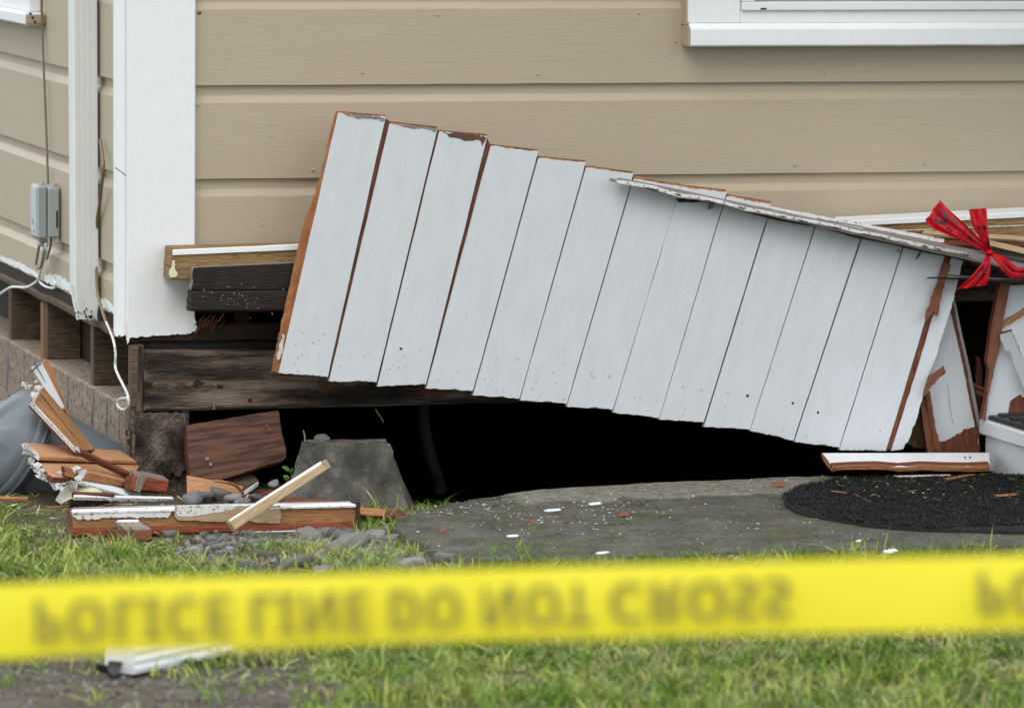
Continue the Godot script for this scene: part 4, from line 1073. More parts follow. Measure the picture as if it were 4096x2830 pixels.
	for k in 9:
		var p := Vector3(-0.2154, 0.0785, 0.33) + Vector3(rng.randf_range(-0.012, 0.05), rng.randf_range(-0.035, 0.02), rng.randf_range(0, 0.012))
		var r := rng.randf_range(0.005, 0.014)
		outline(w, "peeling_paint", [p + Vector3(-r, r * 0.4, 0), p + Vector3(0, r, rng.randf_range(-0.01, 0.01)), p + Vector3(r, r * 0.2, 0.006), p + Vector3(r * 0.2, -r, rng.randf_range(-0.01, 0.01))], 0.002, M.old_white, M.old_white, 0.006)
	var t := thing("trim_strip", Vector3(-0.1108, 0.0382, 0.5), "narrow white trim strip with a red-brown broken end, lying in the grass in front of the heap", "trim strip", g)
	board(t, "red_edge", [Vector3(-0.1951, 0.0374, 0.36), Vector3(-0.0865, 0.0285, 0.33), Vector3(-0.0895, 0.0242, 0.34), Vector3(-0.1956, 0.0307, 0.37)], 0.01, M.redwood_dark, M.redwood_dark, {"jag": [0.005, 0.005]})
	board(t, "white_face", [Vector3(-0.1968, 0.0307, 0.37), Vector3(0.0672, 0.0072, 0.26), Vector3(0.0653, 0.0035, 0.27), Vector3(-0.1973, 0.0271, 0.38)], 0.01, M.white, M.old_white, {"jag": [0.003, 0.01], "rag": 0.001})
	var k0 := thing("red_block", Vector3(0.0137, 0.0402, 0.25), "short timber offcut with a red-orange cut face under the dark foundation corner", "timber offcut", g)
	board(k0, "cut_face", [Vector3(-0.0275, 0.0593, 0.26), Vector3(0.0723, 0.0382, 0.2), Vector3(0.0655, 0.0089, 0.21), Vector3(-0.0342, 0.0241, 0.27)], 0.03, M.red_cut, M.redwood_dark, {"rag": 0.002, "jag": [0.003, 0.006], "bevel": 0.004})
	board(k0, "end_face", [Vector3(-0.0264, 0.0685, 0.2), Vector3(-0.0375, 0.0297, 0.2), Vector3(-0.0339, 0.0223, 0.265), Vector3(-0.0143, 0.0633, 0.255)], 0.02, M.silver_wood, M.silver_wood, {"rag": 0.002, "jag": [0.003, 0.004]})
	board(k0, "weathered_top", [Vector3(-0.024, 0.0674, 0.19), Vector3(0.0668, 0.044, 0.13), Vector3(0.0742, 0.0376, 0.19), Vector3(-0.0246, 0.059, 0.258)], 0.012, M.silver_wood, M.rotten)
	# cream fitting lying in the grass
	var cr := thing("cream_fitting", Vector3(-0.2009, 0.0373, 0.5), "cream moulded plastic fitting lying face down in the grass under the boards", "plastic fitting")
	var st := begin()
	var c0 := Vector3(-0.1569, 0, 0.279)
	for i in 10:
		for j in 6:
			var p: Array[Vector3] = []
			for d2: Vector2i in [Vector2i(0, 0), Vector2i(1, 0), Vector2i(1, 1), Vector2i(0, 1)]:
				var u := (i + d2.x) / 10.0
				var v := (j + d2.y) / 6.0
				var hgt := sin(PI * clampf(u * 1.08 - 0.04, 0, 1)) ** 0.7 * 0.055 * (1.0 - 0.25 * v)
				p.append(Vector3((u - 0.5) * 0.125, hgt * sin(PI * (0.15 + 0.35 * (1.0 - v))) + 0.002, (0.5 - v) * -0.09 + 0.02))
			quad(st, p[0], p[1], p[2], p[3], Vector3(0, 1, 0.6))
			quad(st, p[0] - Vector3(0, 0.003, 0.003), p[1] - Vector3(0, 0.003, 0.003), p[2] - Vector3(0, 0.003, 0.003), p[3] - Vector3(0, 0.003, 0.003), Vector3(0, -1, -0.6))
	put(cr, "shell", finish([[st, M.cream]]), Transform3D(Basis(), Vector3(c0.x, 0.004, c0.z)))
	outline(cr, "broken_hole", [Vector3(-0.1657, 0.0073, 0.33), Vector3(-0.1566, 0.0131, 0.33), Vector3(-0.1414, 0.0116, 0.33), Vector3(-0.1322, 0.0041, 0.33), Vector3(-0.1414, 0.0007, 0.33), Vector3(-0.1627, 0.0024, 0.33)], 0.002, M.dark, M.dark, 0.002, 0.012)
	board(cr, "white_tab", [Vector3(-0.2211, 0.0171, 0.32), Vector3(-0.1999, 0.0246, 0.31), Vector3(-0.1949, 0.0086, 0.33), Vector3(-0.2111, 0.0053, 0.34)], 0.004, M.white, M.white, {"rag": 0.002, "jag": [0.004, 0.003]})
	piece("orange_splinter", "long orange splinter of wood lying alone in the grass beside the grey bin", "wood splinter", [Vector3(-0.4101, 0.0475, 0.5), Vector3(-0.3266, 0.042, 0.5), Vector3(-0.3307, 0.0403, 0.51), Vector3(-0.4117, 0.0446, 0.51)], 0.006, M.redwood, M.redwood, {"jag": [0.0, 0.012], "rag": 0.002})
	piece("thin_splinter", "thin orange splinter in the grass below the cream fitting", "wood splinter", [Vector3(-0.2749, 0.0106, 0.44), Vector3(-0.2118, 0.0121, 0.44), Vector3(-0.2118, 0.0097, 0.44), Vector3(-0.2737, 0.0082, 0.44)], 0.004, M.redwood, M.redwood, {"jag": [0.005, 0.006]})
	# grey bin on its side
	var bin := thing("grey_bin", Vector3(-0.25, 0.0605, 0.104), "grey plastic rubbish bin lying on its side with a dented lid beside the foundation", "rubbish bin")
	var bc := Vector3(-0.2695, 0.1071, -0.05)
	var ax := Vector3(0.87, -0.46, -0.12).normalized()
	var u0 := Vector3(0.1, 0.98, 0.05)
	u0 = (u0 - ax * u0.dot(ax)).normalized()
	var bs := Basis(u0, ax.cross(u0).normalized() * 1.0, ax)
	var lathe := func(parent: Node3D, called: String, pf: Array, dent: float, mt: Material) -> void:
		var s2 := begin()
		s2.set_smooth_group(0)
		for i in pf.size() - 1:
			for k in 48:
				var p: Array[Vector3] = []
				for d2: Vector2i in [Vector2i(0, 0), Vector2i(1, 0), Vector2i(1, 1), Vector2i(0, 1)]:
					var e: Vector2 = pf[i + d2.x]
					var an := TAU * ((k + d2.y) % 48) / 48.0
					var zz := e.x
					if dent > 0.0 and e.y < 0.155:
						var v := Vector2(cos(an), sin(an)) * e.y
						zz += dent * maxf(0.0, nz.get_noise_2d(v.x * 450.0 + 31, v.y * 450.0)) * 2.4 - (0.012 * smoothstep(0.1, 0.25, sin(an * 5.0 + 0.4)) if e.y > 0.06 and e.y < 0.15 else 0.0)
					p.append(Vector3(cos(an) * e.y, sin(an) * e.y, zz) * 0.86)
				var m := (p[0] + p[2]) * 0.5
				var out := Vector3(m.x, m.y, -0.001 if dent == 0.0 else -1.0)
				var order := [0, 1, 2, 0, 2, 3] if (p[1] - p[0]).cross(p[2] - p[0]).dot(out) < 0.0 else [0, 2, 1, 0, 3, 2]
				for q: int in order:
					s2.add_vertex(p[q])
		s2.index()
		s2.generate_normals()
		put(parent, called, finish([[s2, mt]]), Transform3D(bs, bc))
	lathe.call(bin, "body", [Vector2(0.0, 0.152), Vector2(0.02, 0.153), Vector2(0.3, 0.138), Vector2(0.44, 0.128), Vector2(0.455, 0.12), Vector2(0.455, 0.001)], 0.0, M.plastic)
	lathe.call(bin, "rim", [Vector2(-0.012, 0.158), Vector2(-0.01, 0.172), Vector2(0.006, 0.174), Vector2(0.02, 0.172), Vector2(0.02, 0.153)], 0.0, M.plastic)
	lathe.call(bin, "rim", [Vector2(0.024, 0.158), Vector2(0.028, 0.163), Vector2(0.034, 0.163), Vector2(0.038, 0.152)], 0.0, M.plastic)
	lathe.call(bin, "lid", [Vector2(-0.01, 0.165), Vector2(-0.03, 0.16), Vector2(-0.045, 0.15), Vector2(-0.06, 0.128), Vector2(-0.075, 0.1), Vector2(-0.085, 0.07), Vector2(-0.09, 0.035), Vector2(-0.092, 0.002)], 0.007, M.plastic)


func front_timbers() -> void:
	# brown plank leaning under the sill beam
	var p := thing("brown_plank", Vector3(0.2535, 0.0675, 0.1), "wide reddish brown stained plank leaning under the blackened sill beam", "plank")
	outline(p, "plank", [Vector3(0.1364, 0.16, 0.075), Vector3(0.3695, 0.191, 0.06), Vector3(0.3752, 0.1415, 0.075), Vector3(0.3818, 0.0951, 0.095), Vector3(0.3808, 0.0771, 0.1), Vector3(0.3727, 0.0711, 0.1), Vector3(0.205, 0.0274, 0.13), Vector3(0.1362, 0.0327, 0.125), Vector3(0.1335, 0.1009, 0.1)], 0.035, M.plank_brown, M.redwood_dark, 0.001, 0.0, Vector3(0.3695, 0.191, 0.06) - Vector3(0.1364, 0.16, 0.075))
	for e: Array in [[826, 1833], [839, 1856]]:
		var c := Vector3(0.1798, 0.0809, 0.112) + Vector3((e[0] - 826) / 1560.0, (1833 - e[1]) / 1620.0, 0.003)
		var ring: Array = []
		for a in 8:
			ring.append(c + Vector3(cos(a * TAU / 8) * 0.0045, sin(a * TAU / 8) * 0.0045, 0))
		outline(p, "bolt", ring, 0.005, M.steel, M.steel, 0.0, 0.002)
	outline(p, "fresh_break", [Vector3(0.3323, 0.1567, 0.082), Vector3(0.3417, 0.1596, 0.082), Vector3(0.3442, 0.1444, 0.085), Vector3(0.3354, 0.1384, 0.085)], 0.003, M.red_cut, M.red_cut, 0.004, 0.003)
	piece("dark_strip", "dark upright strip wedged between the foundation corner and the brown plank", "board strip", [Vector3(0.1393, 0.0924, 0.05), Vector3(0.138, -0.0168, 0.07), Vector3(0.1473, -0.0159, 0.08), Vector3(0.1424, 0.0934, 0.06)], 0.02, M.redwood_dark, M.redwood_dark, {"jag": [0.02, 0.0]})
	piece("reddish_board", "clean reddish board piece with a curled splinter at the foot of the brown plank", "board", [Vector3(0.1227, 0.0462, 0.15), Vector3(0.2676, 0.0163, 0.17), Vector3(0.2553, -0.0047, 0.2), Vector3(0.1144, 0.0047, 0.2)], 0.02, M.cedar, M.redwood_dark, {"jag": [0.0, 0.015], "rag": 0.001})
	var cs := tube(self, "curled_splinter", [Vector3(0.1813, 0.0357, 0.2), Vector3(0.2067, 0.0326, 0.21), Vector3(0.2335, 0.0235, 0.2), Vector3(0.2511, 0.0084, 0.19)], 0.004, M.redwood, 6, 0.5)
	tag(cs, "pale curled splinter lying on the reddish board piece", "wood splinter")
	var o := thing("timber_offcut", Vector3(0.266, 0.0177, 0.1), "dark brown timber offcut with a white painted end beside the small green plant", "timber offcut")
	board(o, "face", [Vector3(0.2109, 0.022, 0.1), Vector3(0.3012, 0.0423, 0.05), Vector3(0.3098, 0.0252, 0.11), Vector3(0.2532, 0.0037, 0.17)], 0.04, M.stud, M.rotten, {"rag": 0.001})
	board(o, "white_end", [Vector3(0.2628, 0.0037, 0.172), Vector3(0.3094, 0.0215, 0.115), Vector3(0.31, 0.01, 0.118), Vector3(0.2666, -0.0035, 0.175)], 0.01, M.old_white, M.white, {"rag": 0.002})
	piece("red_batten", "dark red batten lying behind the pale diagonal stick, in front of the concrete pier", "batten", [Vector3(0.2414, 0.009, 0.3), Vector3(0.3664, 0.0289, 0.22), Vector3(0.3664, 0.023, 0.25), Vector3(0.2446, 0.0013, 0.33)], 0.02, M.redwood_dark, M.redwood_dark, {"jag": [0.01, 0.01], "rag": 0.002})
	piece("red_batten", "dark red wood strip lying along the foot of the concrete pier", "batten", [Vector3(0.2556, 0.0549, 0.72), Vector3(0.4244, 0.0373, 0.72), Vector3(0.4199, 0.0291, 0.74), Vector3(0.2334, 0.037, 0.74)], 0.02, M.redwood_dark, M.redwood_dark, {"rag": 0.003})
	var sc := thing("red_scrap", Vector3(0.4555, 0.0269, 0.85), "short red wood scrap with a split orange end, touching the long fallen beam", "wood scrap")
	board(sc, "split_end", [Vector3(0.3969, 0.0459, 0.86), Vector3(0.469, 0.0336, 0.83), Vector3(0.4645, 0.0196, 0.85), Vector3(0.3948, 0.0289, 0.88)], 0.03, M.redwood, M.redwood_dark, {"jag": [0.0, 0.012], "rag": 0.002})
	board(sc, "dark_end", [Vector3(0.4604, 0.0336, 0.828), Vector3(0.5259, 0.0223, 0.8), Vector3(0.5201, 0.007, 0.82), Vector3(0.4559, 0.0207, 0.848)], 0.03, M.redwood_dark, M.redwood_dark, {"jag": [0.01, 0.004], "rag": 0.002})
	# the long fallen beam in the grass
	var f := thing("fallen_beam", Vector3(0.0368, 0.008, 0.95), "long fallen trim beam lying in the grass, white on top and bare brown in front", "beam")
	board(f, "upper_rail", [Vector3(-0.2979, 0.0595, 0.95), Vector3(0.378, 0.0591, 0.95), Vector3(0.3769, 0.0177, 0.95), Vector3(-0.2968, 0.0179, 0.95)], 0.07, M.amber, M.redwood_dark, {"jag": [0.003, 0.002], "rag": 0.0008})
	board(f, "lower_rail", [Vector3(-0.3022, 0.019, 0.958), Vector3(0.3728, 0.0188, 0.958), Vector3(0.3716, 0.0048, 0.958), Vector3(-0.3022, 0.0035, 0.958)], 0.08, M.red_cut, M.redwood_dark, {"jag": [0.004, 0.004], "rag": 0.001})
	board(f, "white_top", [Vector3(-0.2846, 0.0585, 0.865), Vector3(0.3891, 0.0578, 0.865), Vector3(0.3729, 0.0607, 0.957), Vector3(-0.3002, 0.061, 0.957)], 0.006, M.white, M.old_white, {"jag": [0.002, 0.004], "rag": 0.0012})
	outline(f, "paint_remnant", [Vector3(-0.2999, 0.0607, 0.955), Vector3(-0.0637, 0.062, 0.955), Vector3(-0.0742, 0.0414, 0.955), Vector3(-0.1396, 0.0419, 0.955), Vector3(-0.2152, 0.046, 0.955), Vector3(-0.221, 0.0427, 0.955), Vector3(-0.2646, 0.0403, 0.955), Vector3(-0.2907, 0.0426, 0.955), Vector3(-0.2988, 0.0515, 0.955)], 0.003, M.old_white, M.old_white, 0.006)
	outline(f, "plywood_patch", [Vector3(-0.0596, 0.0681, 0.958), Vector3(0.1881, 0.0622, 0.958), Vector3(0.1893, 0.0354, 0.958), Vector3(0.187, 0.0215, 0.958), Vector3(0.1351, 0.024, 0.958), Vector3(0.1174, 0.029, 0.958), Vector3(0.0587, 0.0281, 0.958), Vector3(-0.0497, 0.0343, 0.958), Vector3(-0.0596, 0.0426, 0.958)], 0.006, M.pale, M.pale, 0.001)
	outline(f, "paint_remnant", [Vector3(-0.0575, 0.067, 0.959), Vector3(0.0937, 0.0622, 0.959), Vector3(0.082, 0.0579, 0.959), Vector3(0.0467, 0.0552, 0.959), Vector3(-0.006, 0.0472, 0.959), Vector3(-0.0551, 0.0449, 0.959)], 0.002, M.old_white, M.old_white, 0.004)
	outline(f, "charred_end", [Vector3(0.3679, 0.0661, 0.958), Vector3(0.3774, 0.0659, 0.958), Vector3(0.3776, 0.0052, 0.958), Vector3(0.371, 0.0054, 0.958)], 0.06, M.rotten, M.rotten, 0.002, 0.001)
	board(f, "white_foot", [Vector3(0.0935, 0.0055, 0.96), Vector3(0.2764, 0.0056, 0.96), Vector3(0.2759, 0.0035, 0.962), Vector3(0.0932, 0.0028, 0.962)], 0.01, M.white, M.white, {"rag": 0.001})
	var bl := thing("square_offcut", Vector3(-0.1628, 0, 0.9866), "square timber offcut with a dark red cut end leaning against the long fallen beam", "timber offcut")
	board(bl, "top", [Vector3(-0.2007, 0.0387, 0.965), Vector3(-0.1953, 0.0305, 1.08), Vector3(-0.1297, 0.0276, 1.05), Vector3(-0.1455, 0.038, 0.965)], 0.012, M.silver_wood, M.silver_wood, {"bevel": 0.003})
	board(bl, "side", [Vector3(-0.2002, 0.0364, 0.965), Vector3(-0.1958, 0.0292, 1.083), Vector3(-0.1956, 0.0025, 1.085), Vector3(-0.1993, 0.0029, 0.97)], 0.02, M.stud, M.stud)
	board(bl, "cut_end", [Vector3(-0.1954, 0.0304, 1.084), Vector3(-0.1305, 0.0269, 1.054), Vector3(-0.1285, 0.0013, 1.056), Vector3(-0.1958, 0.002, 1.086)], 0.08, M.redwood_mid, M.redwood_dark, {"bevel": 0.003})
	board(bl, "white_stripe", [Vector3(-0.1989, 0.0396, 0.968), Vector3(-0.1466, 0.0395, 0.968), Vector3(-0.1474, 0.0381, 0.985), Vector3(-0.1997, 0.0359, 0.985)], 0.003, M.white, M.white, {"rag": 0.001, "jag": [0.003, 0.003]})
	var di := thing("pale_stick", Vector3(0.1675, 0.0861, 1), "pale plywood stick with one white edge, leaning diagonally across the long fallen beam", "stick")
	board(di, "face", [Vector3(0.0618, 0.0206, 1.06), Vector3(0.3198, 0.1425, 0.9), Vector3(0.3067, 0.1556, 0.9), Vector3(0.049, 0.0417, 1.06)], 0.014, M.pale, M.pale, {"jag": [0.002, 0.008]})
	board(di, "white_edge", [Vector3(0.0488, 0.042, 1.058), Vector3(0.3012, 0.1555, 0.898), Vector3(0.3002, 0.1572, 0.886), Vector3(0.0494, 0.044, 1.046)], 0.006, M.white, M.white, {"rag": 0.001})
	outline(di, "frayed_tip", [Vector3(0.2967, 0.1541, 0.905), Vector3(0.3074, 0.1608, 0.905), Vector3(0.3163, 0.1536, 0.905), Vector3(0.3211, 0.1442, 0.905), Vector3(0.3057, 0.1387, 0.905)], 0.012, M.pale, M.pale, 0.006)
	# concrete pier in the opening
	var pr := thing("concrete_pier", Vector3(0.44, 0, 0.3), "mossy grey concrete pier block with sloping sides standing in the dark crawl space opening", "pier block")
	var st := begin()
	var bot := [Vector3(0.277, -0.0029, 0.56), Vector3(0.5889, -0.0194, 0.56), Vector3(0.685, -0.0425, 0.2), Vector3(0.3645, -0.0349, 0.2)]
	var top := [Vector3(0.3477, 0.1495, 0.44), Vector3(0.5653, 0.145, 0.44), Vector3(0.5996, 0.1337, 0.24), Vector3(0.4057, 0.1358, 0.24)]
	var o0 := Vector3(0.44, 0, 0.3)
	var rr := shift()
	var n := 10
	for k in 4:
		for i in n:
			for j in n:
				var qd: Array[Vector3] = []
				for d2: Vector2i in [Vector2i(0, 0), Vector2i(1, 0), Vector2i(1, 1), Vector2i(0, 1)]:
					var a: Vector3 = (bot[k] as Vector3).lerp(bot[(k + 1) % 4], (i + d2.x) / float(n))
					var b: Vector3 = (top[k] as Vector3).lerp(top[(k + 1) % 4], (i + d2.x) / float(n))
					var v := a.lerp(b, (j + d2.y) / float(n))
					var ed := (1.0 if (i + d2.x) % n == 0 else 0.45)
					v += Vector3(nz.get_noise_3dv(v * 1600.0), nz.get_noise_3dv(v * 1600.0 + Vector3(50, 0, 0)) * 0.6, nz.get_noise_3dv(v * 1600.0 + Vector3(0, 90, 0))) * 0.009 * ed
					qd.append(v - o0 + rr)
				quad(st, qd[0], qd[1], qd[2], qd[3], (bot[k] + bot[(k + 1) % 4]) * 0.5 - o0 + Vector3(0, 0.02, 0))
	for i in n:
		for j in n:
			var qd: Array[Vector3] = []
			for d2: Vector2i in [Vector2i(0, 0), Vector2i(1, 0), Vector2i(1, 1), Vector2i(0, 1)]:
				var a: Vector3 = (top[0] as Vector3).lerp(top[1], (i + d2.x) / float(n))
				var b: Vector3 = (top[3] as Vector3).lerp(top[2], (i + d2.x) / float(n))
				var v := a.lerp(b, (j + d2.y) / float(n))
				v += Vector3(nz.get_noise_3dv(v * 1600.0), nz.get_noise_3dv(v * 1600.0 + Vector3(50, 0, 0)) * 0.6, nz.get_noise_3dv(v * 1600.0 + Vector3(0, 90, 0))) * 0.009 * (1.0 if (i + d2.x) % n == 0 else 0.45)
				qd.append(v - o0 + rr)
			quad(st, qd[0], qd[1], qd[2], qd[3], Vector3.UP)
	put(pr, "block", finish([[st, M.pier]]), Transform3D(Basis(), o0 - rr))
	piece("cedar_chip", "dark red shingle chip lying on top of the concrete pier", "wood chip", [Vector3(0.4513, 0.145, 0.36), Vector3(0.4768, 0.1413, 0.3), Vector3(0.492, 0.1387, 0.4), Vector3(0.4585, 0.1406, 0.44)], 0.006, M.redwood_dark, M.redwood_dark, {"rag": 0.002})
	# what hangs in the dark
	var pi := tube(self, "hanging_pipe", [Vector3(0.8904, 0.1412, -0.6), Vector3(0.894, 0.0757, -0.6), Vector3(0.9029, 0.0121, -0.58), Vector3(0.9161, -0.0503, -0.55), Vector3(0.9178, -0.0839, -0.5)], 0.016, M.dim_pipe, 10)
	tag(pi, "bent grey pipe hanging in the dark crawl space behind the concrete pier", "pipe")
	var r1 := tube(self, "root_thread", [Vector3(0.6235, 0.1855, 0.03), Vector3(0.6282, 0.1741, 0.035), Vector3(0.6376, 0.164, 0.03), Vector3(0.6427, 0.1527, 0.03)], 0.0022, M.silver_wood, 5)
	tag(r1, "frayed pale thread hanging from the sill beam above the pier", "thread")
	var r2 := tube(self, "root_thread", [Vector3(0.4029, 0.1539, 0.2), Vector3(0.4067, 0.1415, 0.2), Vector3(0.4052, 0.1223, 0.21)], 0.002, M.silver_wood, 5)
	tag(r2, "thin grey stalk standing at the left shoulder of the concrete pier", "stalk")


func entrance() -> void:
	# ledger and porch boards behind the top of the panel, at the door side
	var h := house
	board(h, "ledger_board", [Vector3(1.7606, 0.6448, 0.11), Vector3(2.4241, 0.6678, 0.11), Vector3(2.4246, 0.6353, 0.11), Vector3(1.761, 0.6133, 0.11)], 0.08, M.tan, M.tan, {"rag": 0.0006})
	board(h, "ledger_board", [Vector3(1.8123, 0.613, 0.114), Vector3(2.4232, 0.6331, 0.114), Vector3(2.4238, 0.598, 0.114), Vector3(1.8127, 0.579, 0.114)], 0.06, M.tan, M.tan, {"rag": 0.0008})
	board(h, "white_edge", [Vector3(1.8117, 0.6509, 0.03), Vector3(2.4526, 0.6757, 0.03), Vector3(2.4216, 0.6683, 0.117), Vector3(1.7847, 0.645, 0.117)], 0.013, M.white, M.white, {"rag": 0.0008})
	board(h, "white_edge", [Vector3(1.9566, 0.6228, 0.116), Vector3(2.4225, 0.6357, 0.116), Vector3(2.4218, 0.6333, 0.118), Vector3(1.9559, 0.6204, 0.118)], 0.005, M.old_white, M.old_white, {"rag": 0.001})
	board(h, "porch_floor_board", [Vector3(1.929, 0.6126, 0.12), Vector3(2.418, 0.6011, 0.13), Vector3(2.4112, 0.5772, 0.15), Vector3(1.9459, 0.5925, 0.15)], 0.02, M.redwood_dark, M.redwood_dark, {"jag": [0.01, 0.0], "rag": 0.002})
	board(h, "porch_floor_board", [Vector3(2.0164, 0.6234, 0.135), Vector3(2.4109, 0.5944, 0.15), Vector3(2.4075, 0.5837, 0.16), Vector3(2.0133, 0.614, 0.145)], 0.01, M.pale, M.pale, {"jag": [0.015, 0.0], "rag": 0.002})
	piece("pale_batten", "pale pinkish batten behind the knot of the red ribbon, on the porch edge", "batten", [Vector3(2.1606, 0.602, 0.17), Vector3(2.4045, 0.547, 0.17), Vector3(2.394, 0.5323, 0.2), Vector3(2.1506, 0.5922, 0.2)], 0.012, M.pale, M.rotten, {"jag": [0.01, 0.0], "rag": 0.001})
	var bars := thing("dark_bar", Vector3(2.115, 0.5088, 0.24), "broken blackened batten with a grey top edge, jutting out under the red ribbon", "batten")
	board(bars, "grey_top", [Vector3(2.0552, 0.514, 0.19), Vector3(2.3647, 0.5003, 0.19), Vector3(2.3452, 0.4972, 0.245), Vector3(2.0442, 0.5119, 0.235)], 0.006, M.weathered, M.black, {"jag": [0.012, 0.0], "rag": 0.002})
	board(bars, "face", [Vector3(1.983, 0.5116, 0.245), Vector3(2.3434, 0.4989, 0.25), Vector3(2.3436, 0.4875, 0.25), Vector3(1.983, 0.5098, 0.245)], 0.02, M.black, M.black, {"jag": [0.02, 0.0], "rag": 0.002})
	# planks smashed together beside the step
	var a := thing("leaning_white_plank", Vector3(2.1149, 0.061, 0.12), "white plank standing behind the torn panel end, bare brown along its foot", "plank")
	outline(a, "painted_face", [Vector3(2.0992, 0.4523, 0.12), Vector3(2.1068, 0.3792, 0.12), Vector3(2.1342, 0.2669, 0.12), Vector3(2.1492, 0.189, 0.12), Vector3(2.1642, 0.1173, 0.12), Vector3(2.1725, 0.0949, 0.12), Vector3(2.1732, 0.0406, 0.12), Vector3(2.0672, 0.0429, 0.12), Vector3(2.0564, 0.1093, 0.12), Vector3(2.0391, 0.2114, 0.12), Vector3(2.0192, 0.2664, 0.12), Vector3(2.0578, 0.3609, 0.12), Vector3(2.0868, 0.4302, 0.12)], 0.018, M.panel_paint, M.redwood, 0.001, 0.0, Vector3(0.15, 1, 0))
	outline(a, "bare_foot", [Vector3(2.0677, 0.0825, 0.121), Vector3(2.0875, 0.0923, 0.121), Vector3(2.1041, 0.0945, 0.121), Vector3(2.1214, 0.1024, 0.121), Vector3(2.1352, 0.1168, 0.121), Vector3(2.1505, 0.1203, 0.121), Vector3(2.1632, 0.1162, 0.121), Vector3(2.1721, 0.0969, 0.121), Vector3(2.1729, 0.0407, 0.121), Vector3(2.0682, 0.043, 0.121)], 0.002, M.redwood_dark, M.redwood_dark, 0.008, 0.0015, Vector3.UP)
	outline(a, "raw_edge", [Vector3(2.0891, 0.4336, 0.123), Vector3(2.097, 0.443, 0.123), Vector3(2.109, 0.3857, 0.123), Vector3(2.1365, 0.271, 0.123), Vector3(2.1522, 0.1892, 0.123), Vector3(2.1671, 0.124, 0.123), Vector3(2.1741, 0.0983, 0.123), Vector3(2.1687, 0.0984, 0.123), Vector3(2.1611, 0.1203, 0.123), Vector3(2.1455, 0.1894, 0.123), Vector3(2.1298, 0.2673, 0.123), Vector3(2.1018, 0.3795, 0.123)], 0.01, M.redwood_dark, M.redwood_dark, 0.001)
	outline(a, "white_edge", [Vector3(2.1086, 0.4473, 0.1), Vector3(2.1156, 0.4218, 0.1), Vector3(2.1269, 0.3708, 0.1), Vector3(2.1537, 0.2622, 0.1), Vector3(2.17, 0.1854, 0.1), Vector3(2.1815, 0.1277, 0.1), Vector3(2.182, 0.0926, 0.1), Vector3(2.1708, 0.1279, 0.1), Vector3(2.1573, 0.192, 0.1), Vector3(2.1416, 0.2687, 0.1), Vector3(2.1147, 0.3837, 0.1)], 0.012, M.grey_paint, M.grey_paint, 0.0)
	tube(a, "paint_crack", [Vector3(2.0853, 0.2305, 0.1225), Vector3(2.0903, 0.2018, 0.1225), Vector3(2.0933, 0.1763, 0.1225), Vector3(2.0983, 0.1476, 0.1225), Vector3(2.1032, 0.1284, 0.1225)], 0.0005, M.weathered, 5)
	var s1 := outline(self, "reddish_stick", [Vector3(2.0065, 0.1807, 0.15), Vector3(2.0238, 0.2209, 0.15), Vector3(2.0312, 0.2145, 0.15), Vector3(2.0477, 0.1196, 0.15), Vector3(2.0608, 0.0787, 0.15), Vector3(2.0612, 0.0463, 0.15), Vector3(2.0293, 0.047, 0.15), Vector3(2.0166, 0.1133, 0.15)], 0.02, M.redwood_mid, M.redwood_dark, 0.001, 0.0, Vector3(-0.15, 1, 0))
	tag(s1, "reddish brown stick standing between the torn panel end and the white plank", "stick")
	board(s1, "bevel", [Vector3(2.0161, 0.2067, 0.158), Vector3(2.0437, 0.0634, 0.158), Vector3(2.0537, 0.0661, 0.156), Vector3(2.0253, 0.2095, 0.156)], 0.006, M.redwood_dark, M.redwood)
	var s2 := outline(self, "broken_splinter", [Vector3(1.9901, 0.2064, 0.215), Vector3(1.9951, 0.2252, 0.215), Vector3(2.0027, 0.2547, 0.215), Vector3(2.0075, 0.262, 0.22), Vector3(2.0196, 0.2686, 0.225), Vector3(2.0352, 0.285, 0.235), Vector3(2.0392, 0.283, 0.235), Vector3(2.04, 0.2755, 0.235), Vector3(2.0453, 0.2728, 0.235), Vector3(2.0271, 0.2521, 0.225), Vector3(2.0077, 0.2262, 0.215), Vector3(2.0019, 0.2156, 0.215)], 0.01, M.redwood_mid, M.redwood_dark, 0.0025)
	tag(s2, "broken reddish splinter sticking out across the white plank", "wood splinter")
	var s3 := outline(self, "plywood_scrap", [Vector3(2.0309, 0.1586, 0.06), Vector3(2.0569, 0.1581, 0.06), Vector3(2.0581, 0.0622, 0.06), Vector3(2.0214, 0.063, 0.06), Vector3(1.9946, 0.0776, 0.06)], 0.02, M.tan, M.tan, 0.001)
	tag(s3, "tan plywood scrap in the gap behind the reddish stick", "plywood scrap")
	var v := outline(self, "pointed_splinter", [Vector3(2.1977, 0.2924, 0.02), Vector3(2.2059, 0.2846, 0.02), Vector3(2.2115, 0.2665, 0.02), Vector3(2.2133, 0.2325, 0.02), Vector3(2.2106, 0.178, 0.02), Vector3(2.2086, 0.1299, 0.02), Vector3(2.2043, 0.0998, 0.02), Vector3(2.1961, 0.1129, 0.02), Vector3(2.1959, 0.1783, 0.02), Vector3(2.1977, 0.2411, 0.02)], 0.012, M.redwood_dark, M.redwood_dark, 0.001, 0.0, Vector3.UP)
	tag(v, "tall pointed red-brown splinter upright in the dark gap beside the step", "wood splinter")
	var x := thing("short_brace", Vector3(2.1798, 0.2088, 0.08), "short grooved red-brown brace set crosswise in the dark gap above the step", "brace")
	board(x, "face", [Vector3(2.1655, 0.2288, 0.08), Vector3(2.1997, 0.2129, 0.1), Vector3(2.1961, 0.1881, 0.1), Vector3(2.1591, 0.2085, 0.08)], 0.02, M.redwood_dark, M.redwood_dark, {"jag": [0.003, 0.0]})
